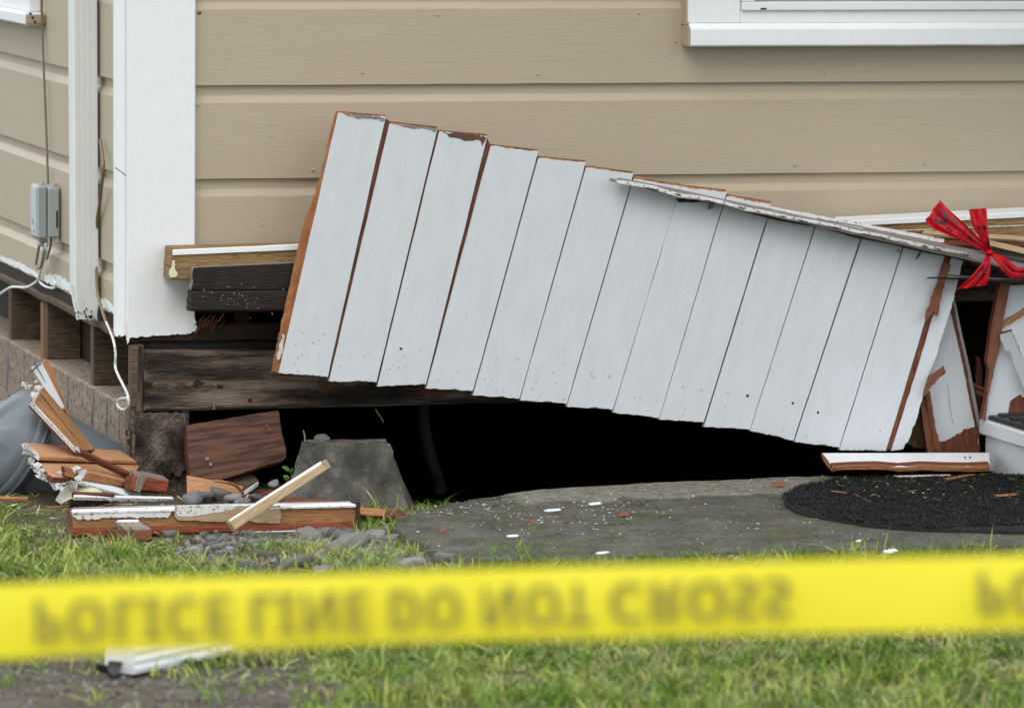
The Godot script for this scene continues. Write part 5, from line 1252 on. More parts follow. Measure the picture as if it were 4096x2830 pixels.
	board(x, "groove", [Vector3(2.1624, 0.2222, 0.0835), Vector3(2.198, 0.2062, 0.1035), Vector3(2.1973, 0.203, 0.1035), Vector3(2.1611, 0.2184, 0.0835)], 0.002, M.rotten, M.rotten)
	var r := thing("white_door_panel", Vector3(2.2499, 0.1589, 0.17), "cracked white panel with a broad brown edge standing behind the step", "panel")
	outline(r, "painted_face", [Vector3(2.232, 0.4828, 0.17), Vector3(2.4055, 0.4804, 0.17), Vector3(2.4107, 0.1366, 0.17), Vector3(2.1722, 0.1414, 0.17), Vector3(2.1787, 0.1997, 0.17), Vector3(2.1962, 0.2806, 0.17), Vector3(2.2064, 0.3147, 0.17), Vector3(2.2148, 0.3817, 0.17)], 0.02, M.panel_paint, M.redwood, 0.0008, 0.0, Vector3.UP)
	outline(r, "brown_stile", [Vector3(2.2015, 0.4907, 0.185), Vector3(2.2294, 0.4904, 0.185), Vector3(2.2096, 0.3831, 0.185), Vector3(2.2006, 0.3161, 0.185), Vector3(2.1904, 0.2821, 0.185), Vector3(2.1729, 0.2012, 0.185), Vector3(2.1664, 0.1462, 0.185), Vector3(2.1584, 0.1463, 0.185), Vector3(2.1696, 0.2013, 0.185), Vector3(2.176, 0.269, 0.185), Vector3(2.1697, 0.2926, 0.185), Vector3(2.1811, 0.3835, 0.185)], 0.025, M.redwood_mid, M.redwood_dark, 0.0003, 0.0, Vector3(0.2, 1, 0))
	outline(r, "cracked_edge", [Vector3(2.2113, 0.3912, 0.176), Vector3(2.2443, 0.4084, 0.176), Vector3(2.2773, 0.4282, 0.176), Vector3(2.2789, 0.4129, 0.176), Vector3(2.2445, 0.3919, 0.176), Vector3(2.2128, 0.3759, 0.176)], 0.004, M.redwood, M.redwood_dark, 0.002)
	outline(r, "bare_patch", [Vector3(2.2304, 0.1435, 0.1712), Vector3(2.232, 0.1657, 0.1712), Vector3(2.2417, 0.1922, 0.1712), Vector3(2.2529, 0.1984, 0.1712), Vector3(2.2629, 0.202, 0.1712), Vector3(2.2957, 0.1963, 0.1712), Vector3(2.2964, 0.1422, 0.1712)], 0.001, M.redwood_dark, M.redwood_dark, 0.008, 0.001, Vector3.UP)
	var f := outline(self, "grey_flashing", [Vector3(2.1974, 0.3656, 0.2), Vector3(2.2292, 0.3739, 0.2), Vector3(2.2614, 0.3044, 0.2), Vector3(2.319, 0.1923, 0.2), Vector3(2.2856, 0.193, 0.2), Vector3(2.2625, 0.2251, 0.2), Vector3(2.2447, 0.2635, 0.2), Vector3(2.2344, 0.2865, 0.2), Vector3(2.2308, 0.3081, 0.2), Vector3(2.2233, 0.3171, 0.2), Vector3(2.2113, 0.3211, 0.2), Vector3(2.2051, 0.337, 0.2), Vector3(2.1996, 0.351, 0.2)], 0.004, M.grey_paint, M.old_white, 0.001)
	tag(f, "torn grey flashing with a paint-peeled edge hanging over the white door panel", "flashing")
	board(f, "raw_edge", [Vector3(2.1974, 0.3675, 0.2), Vector3(2.2298, 0.3752, 0.2), Vector3(2.2288, 0.3729, 0.203), Vector3(2.1971, 0.3646, 0.203)], 0.004, M.redwood_dark, M.redwood_dark, {"rag": 0.002})
	outline(f, "peeled_edge", [Vector3(2.227, 0.3742, 0.2025), Vector3(2.231, 0.3741, 0.2025), Vector3(2.2632, 0.3065, 0.2025), Vector3(2.2606, 0.3015, 0.2025)], 0.002, M.old_white, M.old_white, 0.002)
	# step with a black rubber mat
	var st := thing("door_step", Vector3(2.2, 0.02, 0.6), "white painted wooden door step with a projecting lip at the edge of the concrete", "step")
	var y2 := Vector3(2.172, 0.1418, 0.1431).y
	var y1 := Vector3(2.172, 0.1018, 0.131).y
	var z0 := Vector3(2.172, 0.1018, 0.131).z
	block(st, "riser", Vector3(2.182, 0.012, z0 + 0.012), Vector3(3.3, y1 - 0.003, 1.15), M.step_paint, 0.002)
	block(st, "tread", Vector3(2.168, y1, z0), Vector3(3.32, y2, 1.18), M.step_paint, 0.005)
	var rm := thing("rubber_mat", Vector3(2.3, y2, 0.5), "black rubber mat with raised bars on top of the white door step", "mat")
	block(rm, "sheet", Vector3(2.18, y2 + 0.001, z0 + 0.02), Vector3(3.1, y2 + 0.012, 0.95), M.rubber, 0.003)
	for k in 7:
		block(rm, "bar", Vector3(2.2, y2 + 0.0105, z0 + 0.05 + k * 0.09), Vector3(3.05, y2 + 0.019, z0 + 0.085 + k * 0.09), M.rubber, 0.003)
	# white board fallen on the concrete
	var w := thing("fallen_white_board", Vector3(1.9366, 0.0196, 0.2), "white board with broken red-brown front edge, lying between torn panel and black doormat", "board")
	board(w, "painted_face", [Vector3(1.7205, 0.0742, 0.23), Vector3(2.1641, 0.066, 0.23), Vector3(2.0994, 0.0546, 0.42), Vector3(1.6903, 0.0623, 0.42)], 0.008, M.white, M.redwood, {"rag": 0.0012, "jag": [0.002, 0.0]})
	board(w, "broken_edge", [Vector3(1.69, 0.0624, 0.421), Vector3(2.0991, 0.0541, 0.421), Vector3(2.1013, 0.0378, 0.415), Vector3(1.6907, 0.0506, 0.415)], 0.02, M.redwood, M.redwood_dark, {"rag": 0.003, "jag": [0.003, 0.0]})
	outline(w, "broken_end", [Vector3(1.719, 0.0735, 0.235), Vector3(1.691, 0.0608, 0.418), Vector3(1.6892, 0.0497, 0.418), Vector3(1.7135, 0.0592, 0.27)], 0.01, M.redwood, M.redwood_dark, 0.001)
	for e: Array in [[3862, 1838], [3882, 1834]]:
		var c := Vector3(2.0725, 0.0611, 0.325) + Vector3((e[0] - 3870) / 1500.0, 0.0042, 0.0)
		outline(w, "nail_hole", [c + Vector3(-0.002, 0.001, -0.005), c + Vector3(0.001, 0.002, -0.005), c + Vector3(0.002, 0, 0.002), c + Vector3(-0.001, -0.0005, 0.003)], 0.002, M.dark, M.dark, 0.0, 0.001)
	# black oval doormat with ribs
	var dm := thing("doormat", Vector3(1.776, 0.03, 0.8895), "black ribbed half-round doormat scattered with chips and grass on the concrete", "doormat")
	var rim := [Vector3(2.1368, 0.034, 0.3881), Vector3(1.9598, 0.034, 0.3298), Vector3(1.8269, 0.034, 0.3372), Vector3(1.7099, 0.034, 0.4037), Vector3(1.6001, 0.034, 0.5034), Vector3(1.5212, 0.034, 0.6182), Vector3(1.465, 0.034, 0.7563), Vector3(1.4378, 0.034, 0.8712), Vector3(1.429, 0.034, 1.0081), Vector3(1.4528, 0.034, 1.144), Vector3(1.5077, 0.034, 1.279), Vector3(1.6034, 0.034, 1.3815), Vector3(1.7102, 0.034, 1.4468), Vector3(1.8356, 0.034, 1.4773), Vector3(1.9948, 0.034, 1.4226), Vector3(2.2354, 0.034, 1.0174), Vector3(2.3008, 0.034, 0.5728)]
	var sm := []
	for k in rim.size():
		for j in 3:
			var p: Vector3 = (rim[k] as Vector3).cubic_interpolate(rim[(k + 1) % rim.size()], rim[(k + rim.size() - 1) % rim.size()], rim[(k + 2) % rim.size()], j / 3.0)
			p.y = 0.026
			sm.append(p)
	outline(dm, "sheet", sm, 0.009, M.mat_fibre, M.mat_fibre, 0.0)
	var mc := Vector3.ZERO
	for p: Vector3 in sm:
		mc += p / sm.size()
	for k in 2:
		var ring := []
		for p: Vector3 in sm:
			ring.append(mc + (p - mc) * (0.985 - k * 0.05) + Vector3(0, -0.003 - k * 0.001, 0))
		ring.append(ring[0])
		tube(dm, "border", ring, 0.0035, M.mat_fibre, 6)
	var flat2 := PackedVector2Array()
	for p: Vector3 in sm:
		flat2.append(Vector2(mc.x + (p.x - mc.x) * 0.985, mc.z + (p.z - mc.z) * 0.985))
	for k in 44:
		var zz := 0.16 + k * 0.031
		var seg := PackedVector2Array()
		for j in 90:
			seg.append(Vector2(1.3 + j * 0.02, zz + nz.get_noise_2d(j * 40.0, k * 300.0) * 0.012 + 0.02 * sin(j * 0.09)))
		for line: PackedVector2Array in Geometry2D.intersect_polyline_with_polygon(seg, flat2):
			if line.size() < 3:
				continue
			var pts := []
			for j in line.size():
				pts.append(Vector3(line[j].x, 0.0255 + nz.get_noise_2d(j * 130.0, k * 77.0) * 0.0016, line[j].y))
			tube(dm, "rib", pts, 0.0062, M.mat_fibre, 6)
	# rough pile standing on the ribs
	var pile := MultiMeshInstance3D.new()
	pile.name = "pile"
	var mm := MultiMesh.new()
	mm.transform_format = MultiMesh.TRANSFORM_3D
	mm.use_colors = true
	mm.mesh = tuft(77, 12, 0.012, 0.009, 0.0022)
	var at: Array[Vector2] = []
	while at.size() < 9000:
		var p := Vector2(rng.randf_range(1.45, 2.6), rng.randf_range(0.1, 1.4))
		if Geometry2D.is_point_in_polygon(p, flat2):
			at.append(p)
	mm.instance_count = at.size()
	for k in at.size():
		mm.set_instance_transform(k, Transform3D(Basis(Vector3.UP, rng.randf() * TAU).scaled(Vector3.ONE * rng.randf_range(0.6, 1.3)), Vector3(at[k].x, 0.0275, at[k].y) - dm.position))
		var tone := rng.randf_range(0.012, 0.06)
		mm.set_instance_color(k, Color(tone, tone, tone * 1.03))
	pile.multimesh = mm
	dm.add_child(pile, true)
	setting(pile, "stuff")
	var chips := "chips of wood on the doormat"
	for e: Array in [[Vector3(1.8526, 0.034, 0.3987), Vector3(1.9974, 0.034, 0.394), 8, "white", "white splinter on the back edge of the doormat below the fallen white board"], [Vector3(1.9677, 0.034, 0.3655), Vector3(1.9586, 0.034, 0.4872), 9, "red", "orange splinter on the doormat crossing the end of the white splinter"], [Vector3(1.9568, 0.034, 0.4868), Vector3(2.0639, 0.034, 0.3904), 8, "red", "long orange splinter on the doormat near the door step"], [Vector3(1.6417, 0.034, 0.7496), Vector3(1.6323, 0.034, 0.8846), 10, "red", "red chip lying slantwise in the middle of the doormat"], [Vector3(1.9654, 0.034, 0.847), Vector3(2.0243, 0.034, 0.8271), 7, "red", "flat red chip on the doormat below the door step"], [Vector3(1.6071, 0.034, 0.6786), Vector3(1.6304, 0.034, 0.7154), 6, "red", "thin reddish splinter on the doormat near its rounded end"]]:
		var p0: Vector3 = e[0]
		var p1: Vector3 = e[1]
		var wd := Vector3(0, 0, e[2] / 1620.0 / 0.17)
		piece("white_splinter" if e[3] == "white" else "red_chip", e[4], "wood splinter" if e[3] == "white" else "wood chip", [p0, p1, p1 + wd, p0 + wd], 0.0025, M.white if e[3] == "white" else M.redwood, M.redwood, {"jag": [0.004, 0.006], "rag": 0.001, "group": chips})


func ribbon() -> void:
	var r := thing("red_ribbon", Vector3(2.1346, 0.5745, 0.3), "red printed barrier tape knotted round the porch edge, its tails fluttering", "barrier tape")
	var kn := Vector3(2.1319, 0.5758, 0.3)
	var up := Vector3(0, 0.008, 0)
	var l1 := [kn + up, Vector3(2.1137, 0.6005, 0.31), Vector3(2.0578, 0.6494, 0.33), Vector3(2.0135, 0.6873, 0.34), Vector3(1.9884, 0.713, 0.34)]
	var l2 := [kn - up, Vector3(2.1037, 0.5848, 0.315), Vector3(2.0288, 0.6162, 0.34), Vector3(1.9684, 0.64, 0.35), Vector3(1.9466, 0.6601, 0.35)]
	film(r, "tail", l1, l2, 0.006, 0.6, M.red)
	print_on(r, "R", l1, l2, 0.006, 0.6, Rect2(0.58, 0.22, 0.28, 0.56), true, M.red_print)
	print_on(r, "N", l1, l2, 0.006, 0.6, Rect2(0.3, 0.25, 0.18, 0.5), true, M.red_print)
	print_on(r, "A", l1, l2, 0.006, 0.6, Rect2(0.1, 0.25, 0.14, 0.5), true, M.red_print)
	var a1 := [kn + Vector3(-0.006, 0.004, 0), Vector3(2.1172, 0.5979, 0.3), Vector3(2.0897, 0.6494, 0.29), Vector3(2.0801, 0.6833, 0.28)]
	var a2 := [kn + Vector3(0.006, 0.004, 0), Vector3(2.1357, 0.5914, 0.3), Vector3(2.1324, 0.6458, 0.29), Vector3(2.1293, 0.6859, 0.28)]
	film(r, "tail", a1, a2, 0.009, 2.1, M.red)
	print_on(r, "N", a1, a2, 0.009, 2.1, Rect2(0.34, 0.25, 0.28, 0.55), false, M.red_print)
	print_on(r, "D", a1, a2, 0.009, 2.1, Rect2(0.1, 0.25, 0.18, 0.5), false, M.red_print)
	var d1 := [kn + Vector3(-0.007, -0.004, 0), Vector3(2.1105, 0.5505, 0.31), Vector3(2.0815, 0.5139, 0.3), Vector3(2.0498, 0.4835, 0.29)]
	var d2 := [kn + Vector3(0.005, -0.004, 0), Vector3(2.1294, 0.5523, 0.32), Vector3(2.1239, 0.5211, 0.32), Vector3(2.1211, 0.496, 0.31)]
	film(r, "tail", d1, d2, 0.007, 4.0, M.red)
	print_on(r, "D", d1, d2, 0.007, 4.0, Rect2(0.45, 0.4, 0.3, 0.4), false, M.red_print)
	var b1 := [kn + Vector3(0.002, 0.007, 0), Vector3(2.1661, 0.5673, 0.31), Vector3(2.1826, 0.5528, 0.32), Vector3(2.2032, 0.5401, 0.32), Vector3(2.2814, 0.5385, 0.33)]
	var b2 := [kn + Vector3(0.002, -0.006, 0), Vector3(2.1431, 0.5534, 0.32), Vector3(2.1564, 0.5339, 0.33), Vector3(2.1777, 0.5155, 0.33), Vector3(2.2818, 0.5122, 0.33)]
	film(r, "tail", b1, b2, 0.006, 1.0, M.red)
	print_on(r, "D", b1, b2, 0.006, 1.0, Rect2(0.38, 0.3, 0.08, 0.5), false, M.red_print)
	print_on(r, "O", b1, b2, 0.006, 1.0, Rect2(0.49, 0.3, 0.08, 0.5), false, M.red_print)
	print_on(r, "N", b1, b2, 0.006, 1.0, Rect2(0.66, 0.25, 0.09, 0.5), false, M.red_print)
	print_on(r, "O", b1, b2, 0.006, 1.0, Rect2(0.8, 0.25, 0.09, 0.5), false, M.red_print)
	var s := SphereMesh.new()
	s.radius = 0.011
	s.height = 0.02
	s.radial_segments = 12
	s.rings = 6
	s.material = M.red
	put(r, "knot", s, Transform3D(Basis().rotated(Vector3.BACK, 0.6).scaled(Vector3(1.0, 0.8, 0.8)), kn))


func police_tape() -> void:
	var t := thing("police_tape", Vector3(-1.0292, 0.8045, 8.0084), "yellow police line tape stretched across the yard, its black print seen reversed", "barrier tape")
	var top := [Vector3(-1.5823, 0.8219, 7.8679), Vector3(-1.5516, 0.8234, 7.8755), Vector3(-1.4137, 0.8289, 7.9096), Vector3(-1.2799, 0.8335, 7.9427), Vector3(-1.143, 0.8385, 7.9766), Vector3(-1.0286, 0.8425, 8.0049), Vector3(-0.9029, 0.8466, 8.0361), Vector3(-0.7819, 0.8515, 8.066), Vector3(-0.6424, 0.8556, 8.1006), Vector3(-0.5056, 0.8593, 8.1346), Vector3(-0.4739, 0.8602, 8.1425)]
	var bot := [Vector3(-1.5837, 0.7428, 7.875), Vector3(-1.553, 0.7445, 7.8826), Vector3(-1.415, 0.7531, 7.9164), Vector3(-1.2812, 0.7588, 7.9494), Vector3(-1.1443, 0.7643, 7.9833), Vector3(-1.0299, 0.7681, 8.0116), Vector3(-0.9042, 0.7716, 8.0428), Vector3(-0.7832, 0.7747, 8.0729), Vector3(-0.6437, 0.7786, 8.1076), Vector3(-0.5069, 0.7817, 8.1416), Vector3(-0.4752, 0.7826, 8.1495)]
	var st := begin()
	var o: Vector3 = top[0]
	var n := Vector3(-0.2424, 0, 0.97)
	var nv := 6
	for i in top.size() - 1:
		for k in 4:
			for j in nv:
				var p: Array[Vector3] = []
				for d: Vector2i in [Vector2i(0, 0), Vector2i(1, 0), Vector2i(1, 1), Vector2i(0, 1)]:
					var s := (k + d.x) / 4.0
					var v := (j + d.y) / float(nv)
					var q: Vector3 = (top[i] as Vector3).lerp(top[i + 1], s).lerp((bot[i] as Vector3).lerp(bot[i + 1], s), v)
					q += n * (0.003 * sin((i + s) * 2.1 + v * 2.0) - 0.004 * (v - 0.5) * (v - 0.5) * 4.0)
					p.append(q - o)
				quad(st, p[0], p[1], p[2], p[3], n)
	put(t, "band", finish([[st, M.yellow]]), Transform3D(Basis(), o))
	var font := SystemFont.new()
	font.font_names = PackedStringArray(["Droid Sans"])
	font.font_weight = 700
	var words := [["POLICE", Vector3(-1.519, 0.7856, 7.9027), Vector3(-1.319, 0.7935, 7.9522), 175], ["LINE", Vector3(-1.2986, 0.7944, 7.9572), Vector3(-1.1781, 0.7989, 7.987), 170], ["DO", Vector3(-1.1572, 0.8001, 7.9922), Vector3(-1.0846, 0.8026, 8.0102), 168], ["NOT", Vector3(-1.0629, 0.8037, 8.0155), Vector3(-0.9503, 0.8075, 8.0434), 168], ["CROSS", Vector3(-0.933, 0.8097, 8.0476), Vector3(-0.7483, 0.8154, 8.0934), 168], ["POLICE", Vector3(-0.5573, 0.8206, 8.1408), Vector3(-0.3573, 0.828, 8.1903), 172]]
	for w: Array in words:
		var tm := TextMesh.new()
		tm.text = w[0]
		tm.font = font
		tm.font_size = 64
		tm.pixel_size = 0.001
		tm.depth = 0.002
		tm.curve_step = 2.0
		tm.horizontal_alignment = HORIZONTAL_ALIGNMENT_CENTER
		tm.vertical_alignment = VERTICAL_ALIGNMENT_CENTER
		tm.material = M.olive
		var a: Vector3 = w[1]
		var b: Vector3 = w[2]
		var box := tm.get_aabb()
		var ex := (b - a).normalized()
		var ez := (CAM - (a + b) * 0.5)
		ez = (ez - ex * ez.dot(ex)).normalized()
		var ey := ez.cross(ex)
		var sx := (b - a).length() / maxf(box.size.x, 0.001)
		var sy: float = w[3] / 22800.0 * 5.985 / maxf(box.size.y, 0.001)
		# seen from the back: turned half way round its own line, so that it reads upside down and reversed
		var bs := Basis(ex * sx, -ey * sy, -ez * 0.05)
		var c := box.position + box.size * 0.5
		put(t, "printed_word", tm, Transform3D(bs, (a + b) * 0.5 - bs * c))


const SLAB_Y := 0.018
var slab_poly := PackedVector2Array()


func field(x: float, z: float) -> float:
	if x > 0.17 and z < -0.1 and x < 3.75 and z > -8.0 or x > 0.62 and x < 3.75 and z > -1.0 and z < lerpf(0.47, 0.06, clampf((x - 0.62) / 1.15, 0.0, 1.0)):
		return -0.9
	var near := clampf(1.0 - Vector2(x - 1.0, z - 1.5).length() / 30.0, 0.0, 1.0)
	return (nz.get_noise_2d(x * 260.0, z * 260.0) * 0.012 + nz.get_noise_2d(x * 1200.0, z * 1200.0) * 0.004) * near - 0.004


# how much of the ground is covered by grass, 0 to 1
func green(x: float, z: float) -> float:
	if (x > -0.02 and z < 0.1) or (x > 0.1 and z < 0.55) or Geometry2D.is_point_in_polygon(Vector2(x, z), slab_poly):
		return 0.0
	var g := 1.0
	var rag := nz.get_noise_2d(x * 500.0 + 40.0, z * 500.0) * 0.9
	var st := Vector2((x - 0.30) / 0.42, (z - 1.28) / 0.36).length() + rag * 0.55
	g = minf(g, clampf((st - 0.8) * 2.2, 0.06, 1.0))
	var so := Vector2((x + 0.75) / 0.66, (z - 3.35) / 0.62).length() + rag * 0.5
	g = minf(g, clampf((so - 0.7) * 2.5, 0.06, 1.0))
	if z < 0.75 and x > -0.25:
		g *= 0.35
	if z < 1.14 and x > -0.34 and x < 0.4:
		g *= 0.35
	g *= clampf(1.0 + rag * 1.5, 0.15, 1.0)
	return g


func ground() -> void:
	for p: Vector3 in [Vector3(0.499, 0.018, 0.8436), Vector3(0.5927, 0.018, 0.7006), Vector3(0.7512, 0.018, 0.5511), Vector3(0.944, 0.018, 0.4035), Vector3(1.2564, 0.018, 0.3025), Vector3(1.7454, 0.018, 0.2442), Vector3(2.5719, 0.018, 0.2845), Vector3(2.2694, 0.018, 1.5868), Vector3(1.7518, 0.018, 1.6773), Vector3(1.518, 0.018, 1.6751), Vector3(1.2813, 0.018, 1.6811), Vector3(1.0519, 0.018, 1.6699), Vector3(0.8195, 0.018, 1.6758), Vector3(0.6142, 0.018, 1.6957), Vector3(0.4901, 0.018, 1.6789), Vector3(0.4368, 0.018, 1.6413), Vector3(0.4255, 0.018, 1.5406), Vector3(0.4351, 0.018, 1.4199), Vector3(0.4148, 0.018, 1.3187), Vector3(0.4359, 0.018, 1.0669)]:
		slab_poly.append(Vector2(p.x, p.z))
	# one sheet: fine near the house, coarse to the horizon
	var xs: Array[float] = [-120.0, -60.0, -30.0, -15.0, -8.0]
	var x := -5.0
	while x < 5.0:
		xs.append(x)
		x += 0.05 if x > -1.6 and x < 3.9 else 0.2
	xs.append_array([6.0, 8.0, 15.0, 30.0, 60.0, 120.0])
	var zs: Array[float] = [-120.0, -60.0, -30.0, -15.0, -8.0, -6.0]
	var z := -4.5
	while z < 6.0:
		zs.append(z)
		z += 0.05 if z > -0.6 and z < 4.6 else 0.2
	zs.append_array([7.0, 9.0, 12.0, 20.0, 40.0, 80.0, 120.0])
	var st := begin()
	var grid := []
	for i in xs.size():
		var row := []
		for j in zs.size():
			var gx := xs[i]
			var gz := zs[j]
			var g := green(gx, gz)
			var a := nz.get_noise_2d(gx * 900.0, gz * 900.0 + 70.0)
			var earth := Color(0.1, 0.075, 0.05).lerp(Color(0.17, 0.145, 0.115), clampf(0.5 + a, 0, 1))
			var moss := Color(0.075, 0.095, 0.024).lerp(Color(0.13, 0.125, 0.05), clampf(0.5 + a, 0, 1))
			var c := earth.lerp(moss, clampf(g * 1.2, 0, 1))
			row.append([Vector3(gx, field(gx, gz), gz), c])
		grid.append(row)
	for i in xs.size() - 1:
		for j in zs.size() - 1:
			for k: Array in [[0, 0], [1, 0], [1, 1], [0, 0], [1, 1], [0, 1]]:
				st.set_color(grid[i + k[0]][j + k[1]][1])
				st.add_vertex(grid[i + k[0]][j + k[1]][0])
	st.index()
	st.generate_normals()
	var m := put(self, "ground", finish([[st, M.soil]]), Transform3D())
	setting(m)
	# concrete apron: flat on top with a broken front edge
	var idx := PackedVector2Array()
	for k in slab_poly.size():
		var a := slab_poly[k]
		var b := slab_poly[(k + 1) % slab_poly.size()]
		var n := clampi(int(a.distance_to(b) / 0.02), 1, 60)
		for i in n:
			var p := a.lerp(b, float(i) / n)
			p += Vector2(nz.get_noise_2d(p.x * 1500.0, p.y * 1500.0), nz.get_noise_2d(p.x * 1500.0 + 80, p.y * 1500.0)) * 0.014
			idx.append(p)
	var ss := begin()
	var cell := 0.04
	for i in int(4.2 / cell):
		for j in int(2.2 / cell):
			var x0 := 0.3 + i * cell
			var z0 := -0.1 + j * cell
			var sq := PackedVector2Array([Vector2(x0, z0), Vector2(x0 + cell, z0), Vector2(x0 + cell, z0 + cell), Vector2(x0, z0 + cell)])
			for poly: PackedVector2Array in Geometry2D.intersect_polygons(sq, idx):
				var tr := Geometry2D.triangulate_polygon(poly)
				for k in range(0, tr.size(), 3):
					var vs: Array[Vector3] = []
					var cs: Array[Color] = []
					for e: int in [tr[k], tr[k + 1], tr[k + 2]]:
						var p := poly[e]
						var mo := clampf(nz.get_noise_2d(p.x * 420.0, p.y * 420.0 + 300.0) * 1.6 + nz.get_noise_2d(p.x * 2400.0, p.y * 2400.0) * 0.9 + 0.1, 0.0, 1.0)
						var c := Color(1.02, 1, 0.95).lerp(Color(0.8, 0.86, 0.42), mo * 0.9)
						c = c * (1.0 + nz.get_noise_2d(p.x * 700.0 + 900.0, p.y * 700.0) * 0.55)
						# pale skim of newer concrete along the house
						var sk := p.y - lerpf(0.69, 0.57, clampf((p.x - 0.85) / 0.65, 0, 1)) + nz.get_noise_2d(p.x * 900.0, p.y * 900.0) * 0.05
						if sk < 0.0 and p.x > 0.85:
							c = Color(2.3, 2.24, 2.1) * (1.0 + nz.get_noise_2d(p.x * 1700.0, p.y * 1700.0) * 0.3)
						cs.append(Color(c.r, c.g, c.b) * 0.36)
						vs.append(Vector3(p.x, SLAB_Y + nz.get_noise_2d(p.x * 300.0, p.y * 300.0) * 0.004, p.y))
					var flip := (vs[1] - vs[0]).cross(vs[2] - vs[0]).y > 0.0
					for e: int in ([0, 2, 1] if flip else [0, 1, 2]):
						ss.set_color(cs[e])
						ss.set_normal(Vector3.UP)
						ss.add_vertex(vs[e])
	for k in idx.size():
		var a := idx[k]
		var b := idx[(k + 1) % idx.size()]
		ss.set_color(Color(0.5, 0.5, 0.46))
		var nn := Vector3(b.y - a.y, 0, -(b.x - a.x))
		var mid := (a + b) * 0.5
		if Geometry2D.is_point_in_polygon(mid + Vector2(nn.x, nn.z).normalized() * 0.005, idx):
			nn = -nn
		var t0 := SLAB_Y + nz.get_noise_2d(a.x * 300.0, a.y * 300.0) * 0.004
		var t1 := SLAB_Y + nz.get_noise_2d(b.x * 300.0, b.y * 300.0) * 0.004
		quad(ss, Vector3(a.x, t0, a.y), Vector3(b.x, t1, b.y), Vector3(b.x, -0.08, b.y), Vector3(a.x, -0.08, a.y), nn)
	var slab := put(self, "concrete_path", finish([[ss, M.slab]]), Transform3D())
	setting(slab)


func stone_mesh(sd: int, tint: Color) -> ArrayMesh:
	var sp := SphereMesh.new()
	sp.radius = 1.0
	sp.height = 2.0
	sp.radial_segments = 10
	sp.rings = 6
	var arr := sp.get_mesh_arrays()
	var v: PackedVector3Array = arr[Mesh.ARRAY_VERTEX]
	var col := PackedColorArray()
	for i in v.size():
		var p := v[i]
		var s := 1.0 + nz.get_noise_3dv(p * 55.0 + Vector3(sd * 37, 0, 0)) * 0.75
		# flatten some facets so that it reads as broken river stone
		v[i] = Vector3(p.x * s, clampf(p.y * s * 0.6, -0.5, 0.42), p.z * s * 0.8)
		col.append(tint)
	arr[Mesh.ARRAY_VERTEX] = v
	arr[Mesh.ARRAY_COLOR] = col
	arr[Mesh.ARRAY_NORMAL] = null
	arr[Mesh.ARRAY_TANGENT] = null
	var st := SurfaceTool.new()
	var am := ArrayMesh.new()
	am.add_surface_from_arrays(Mesh.PRIMITIVE_TRIANGLES, arr)
	st.create_from(am, 0)
	st.generate_normals()
	st.set_material(M.stone)
	return st.commit()


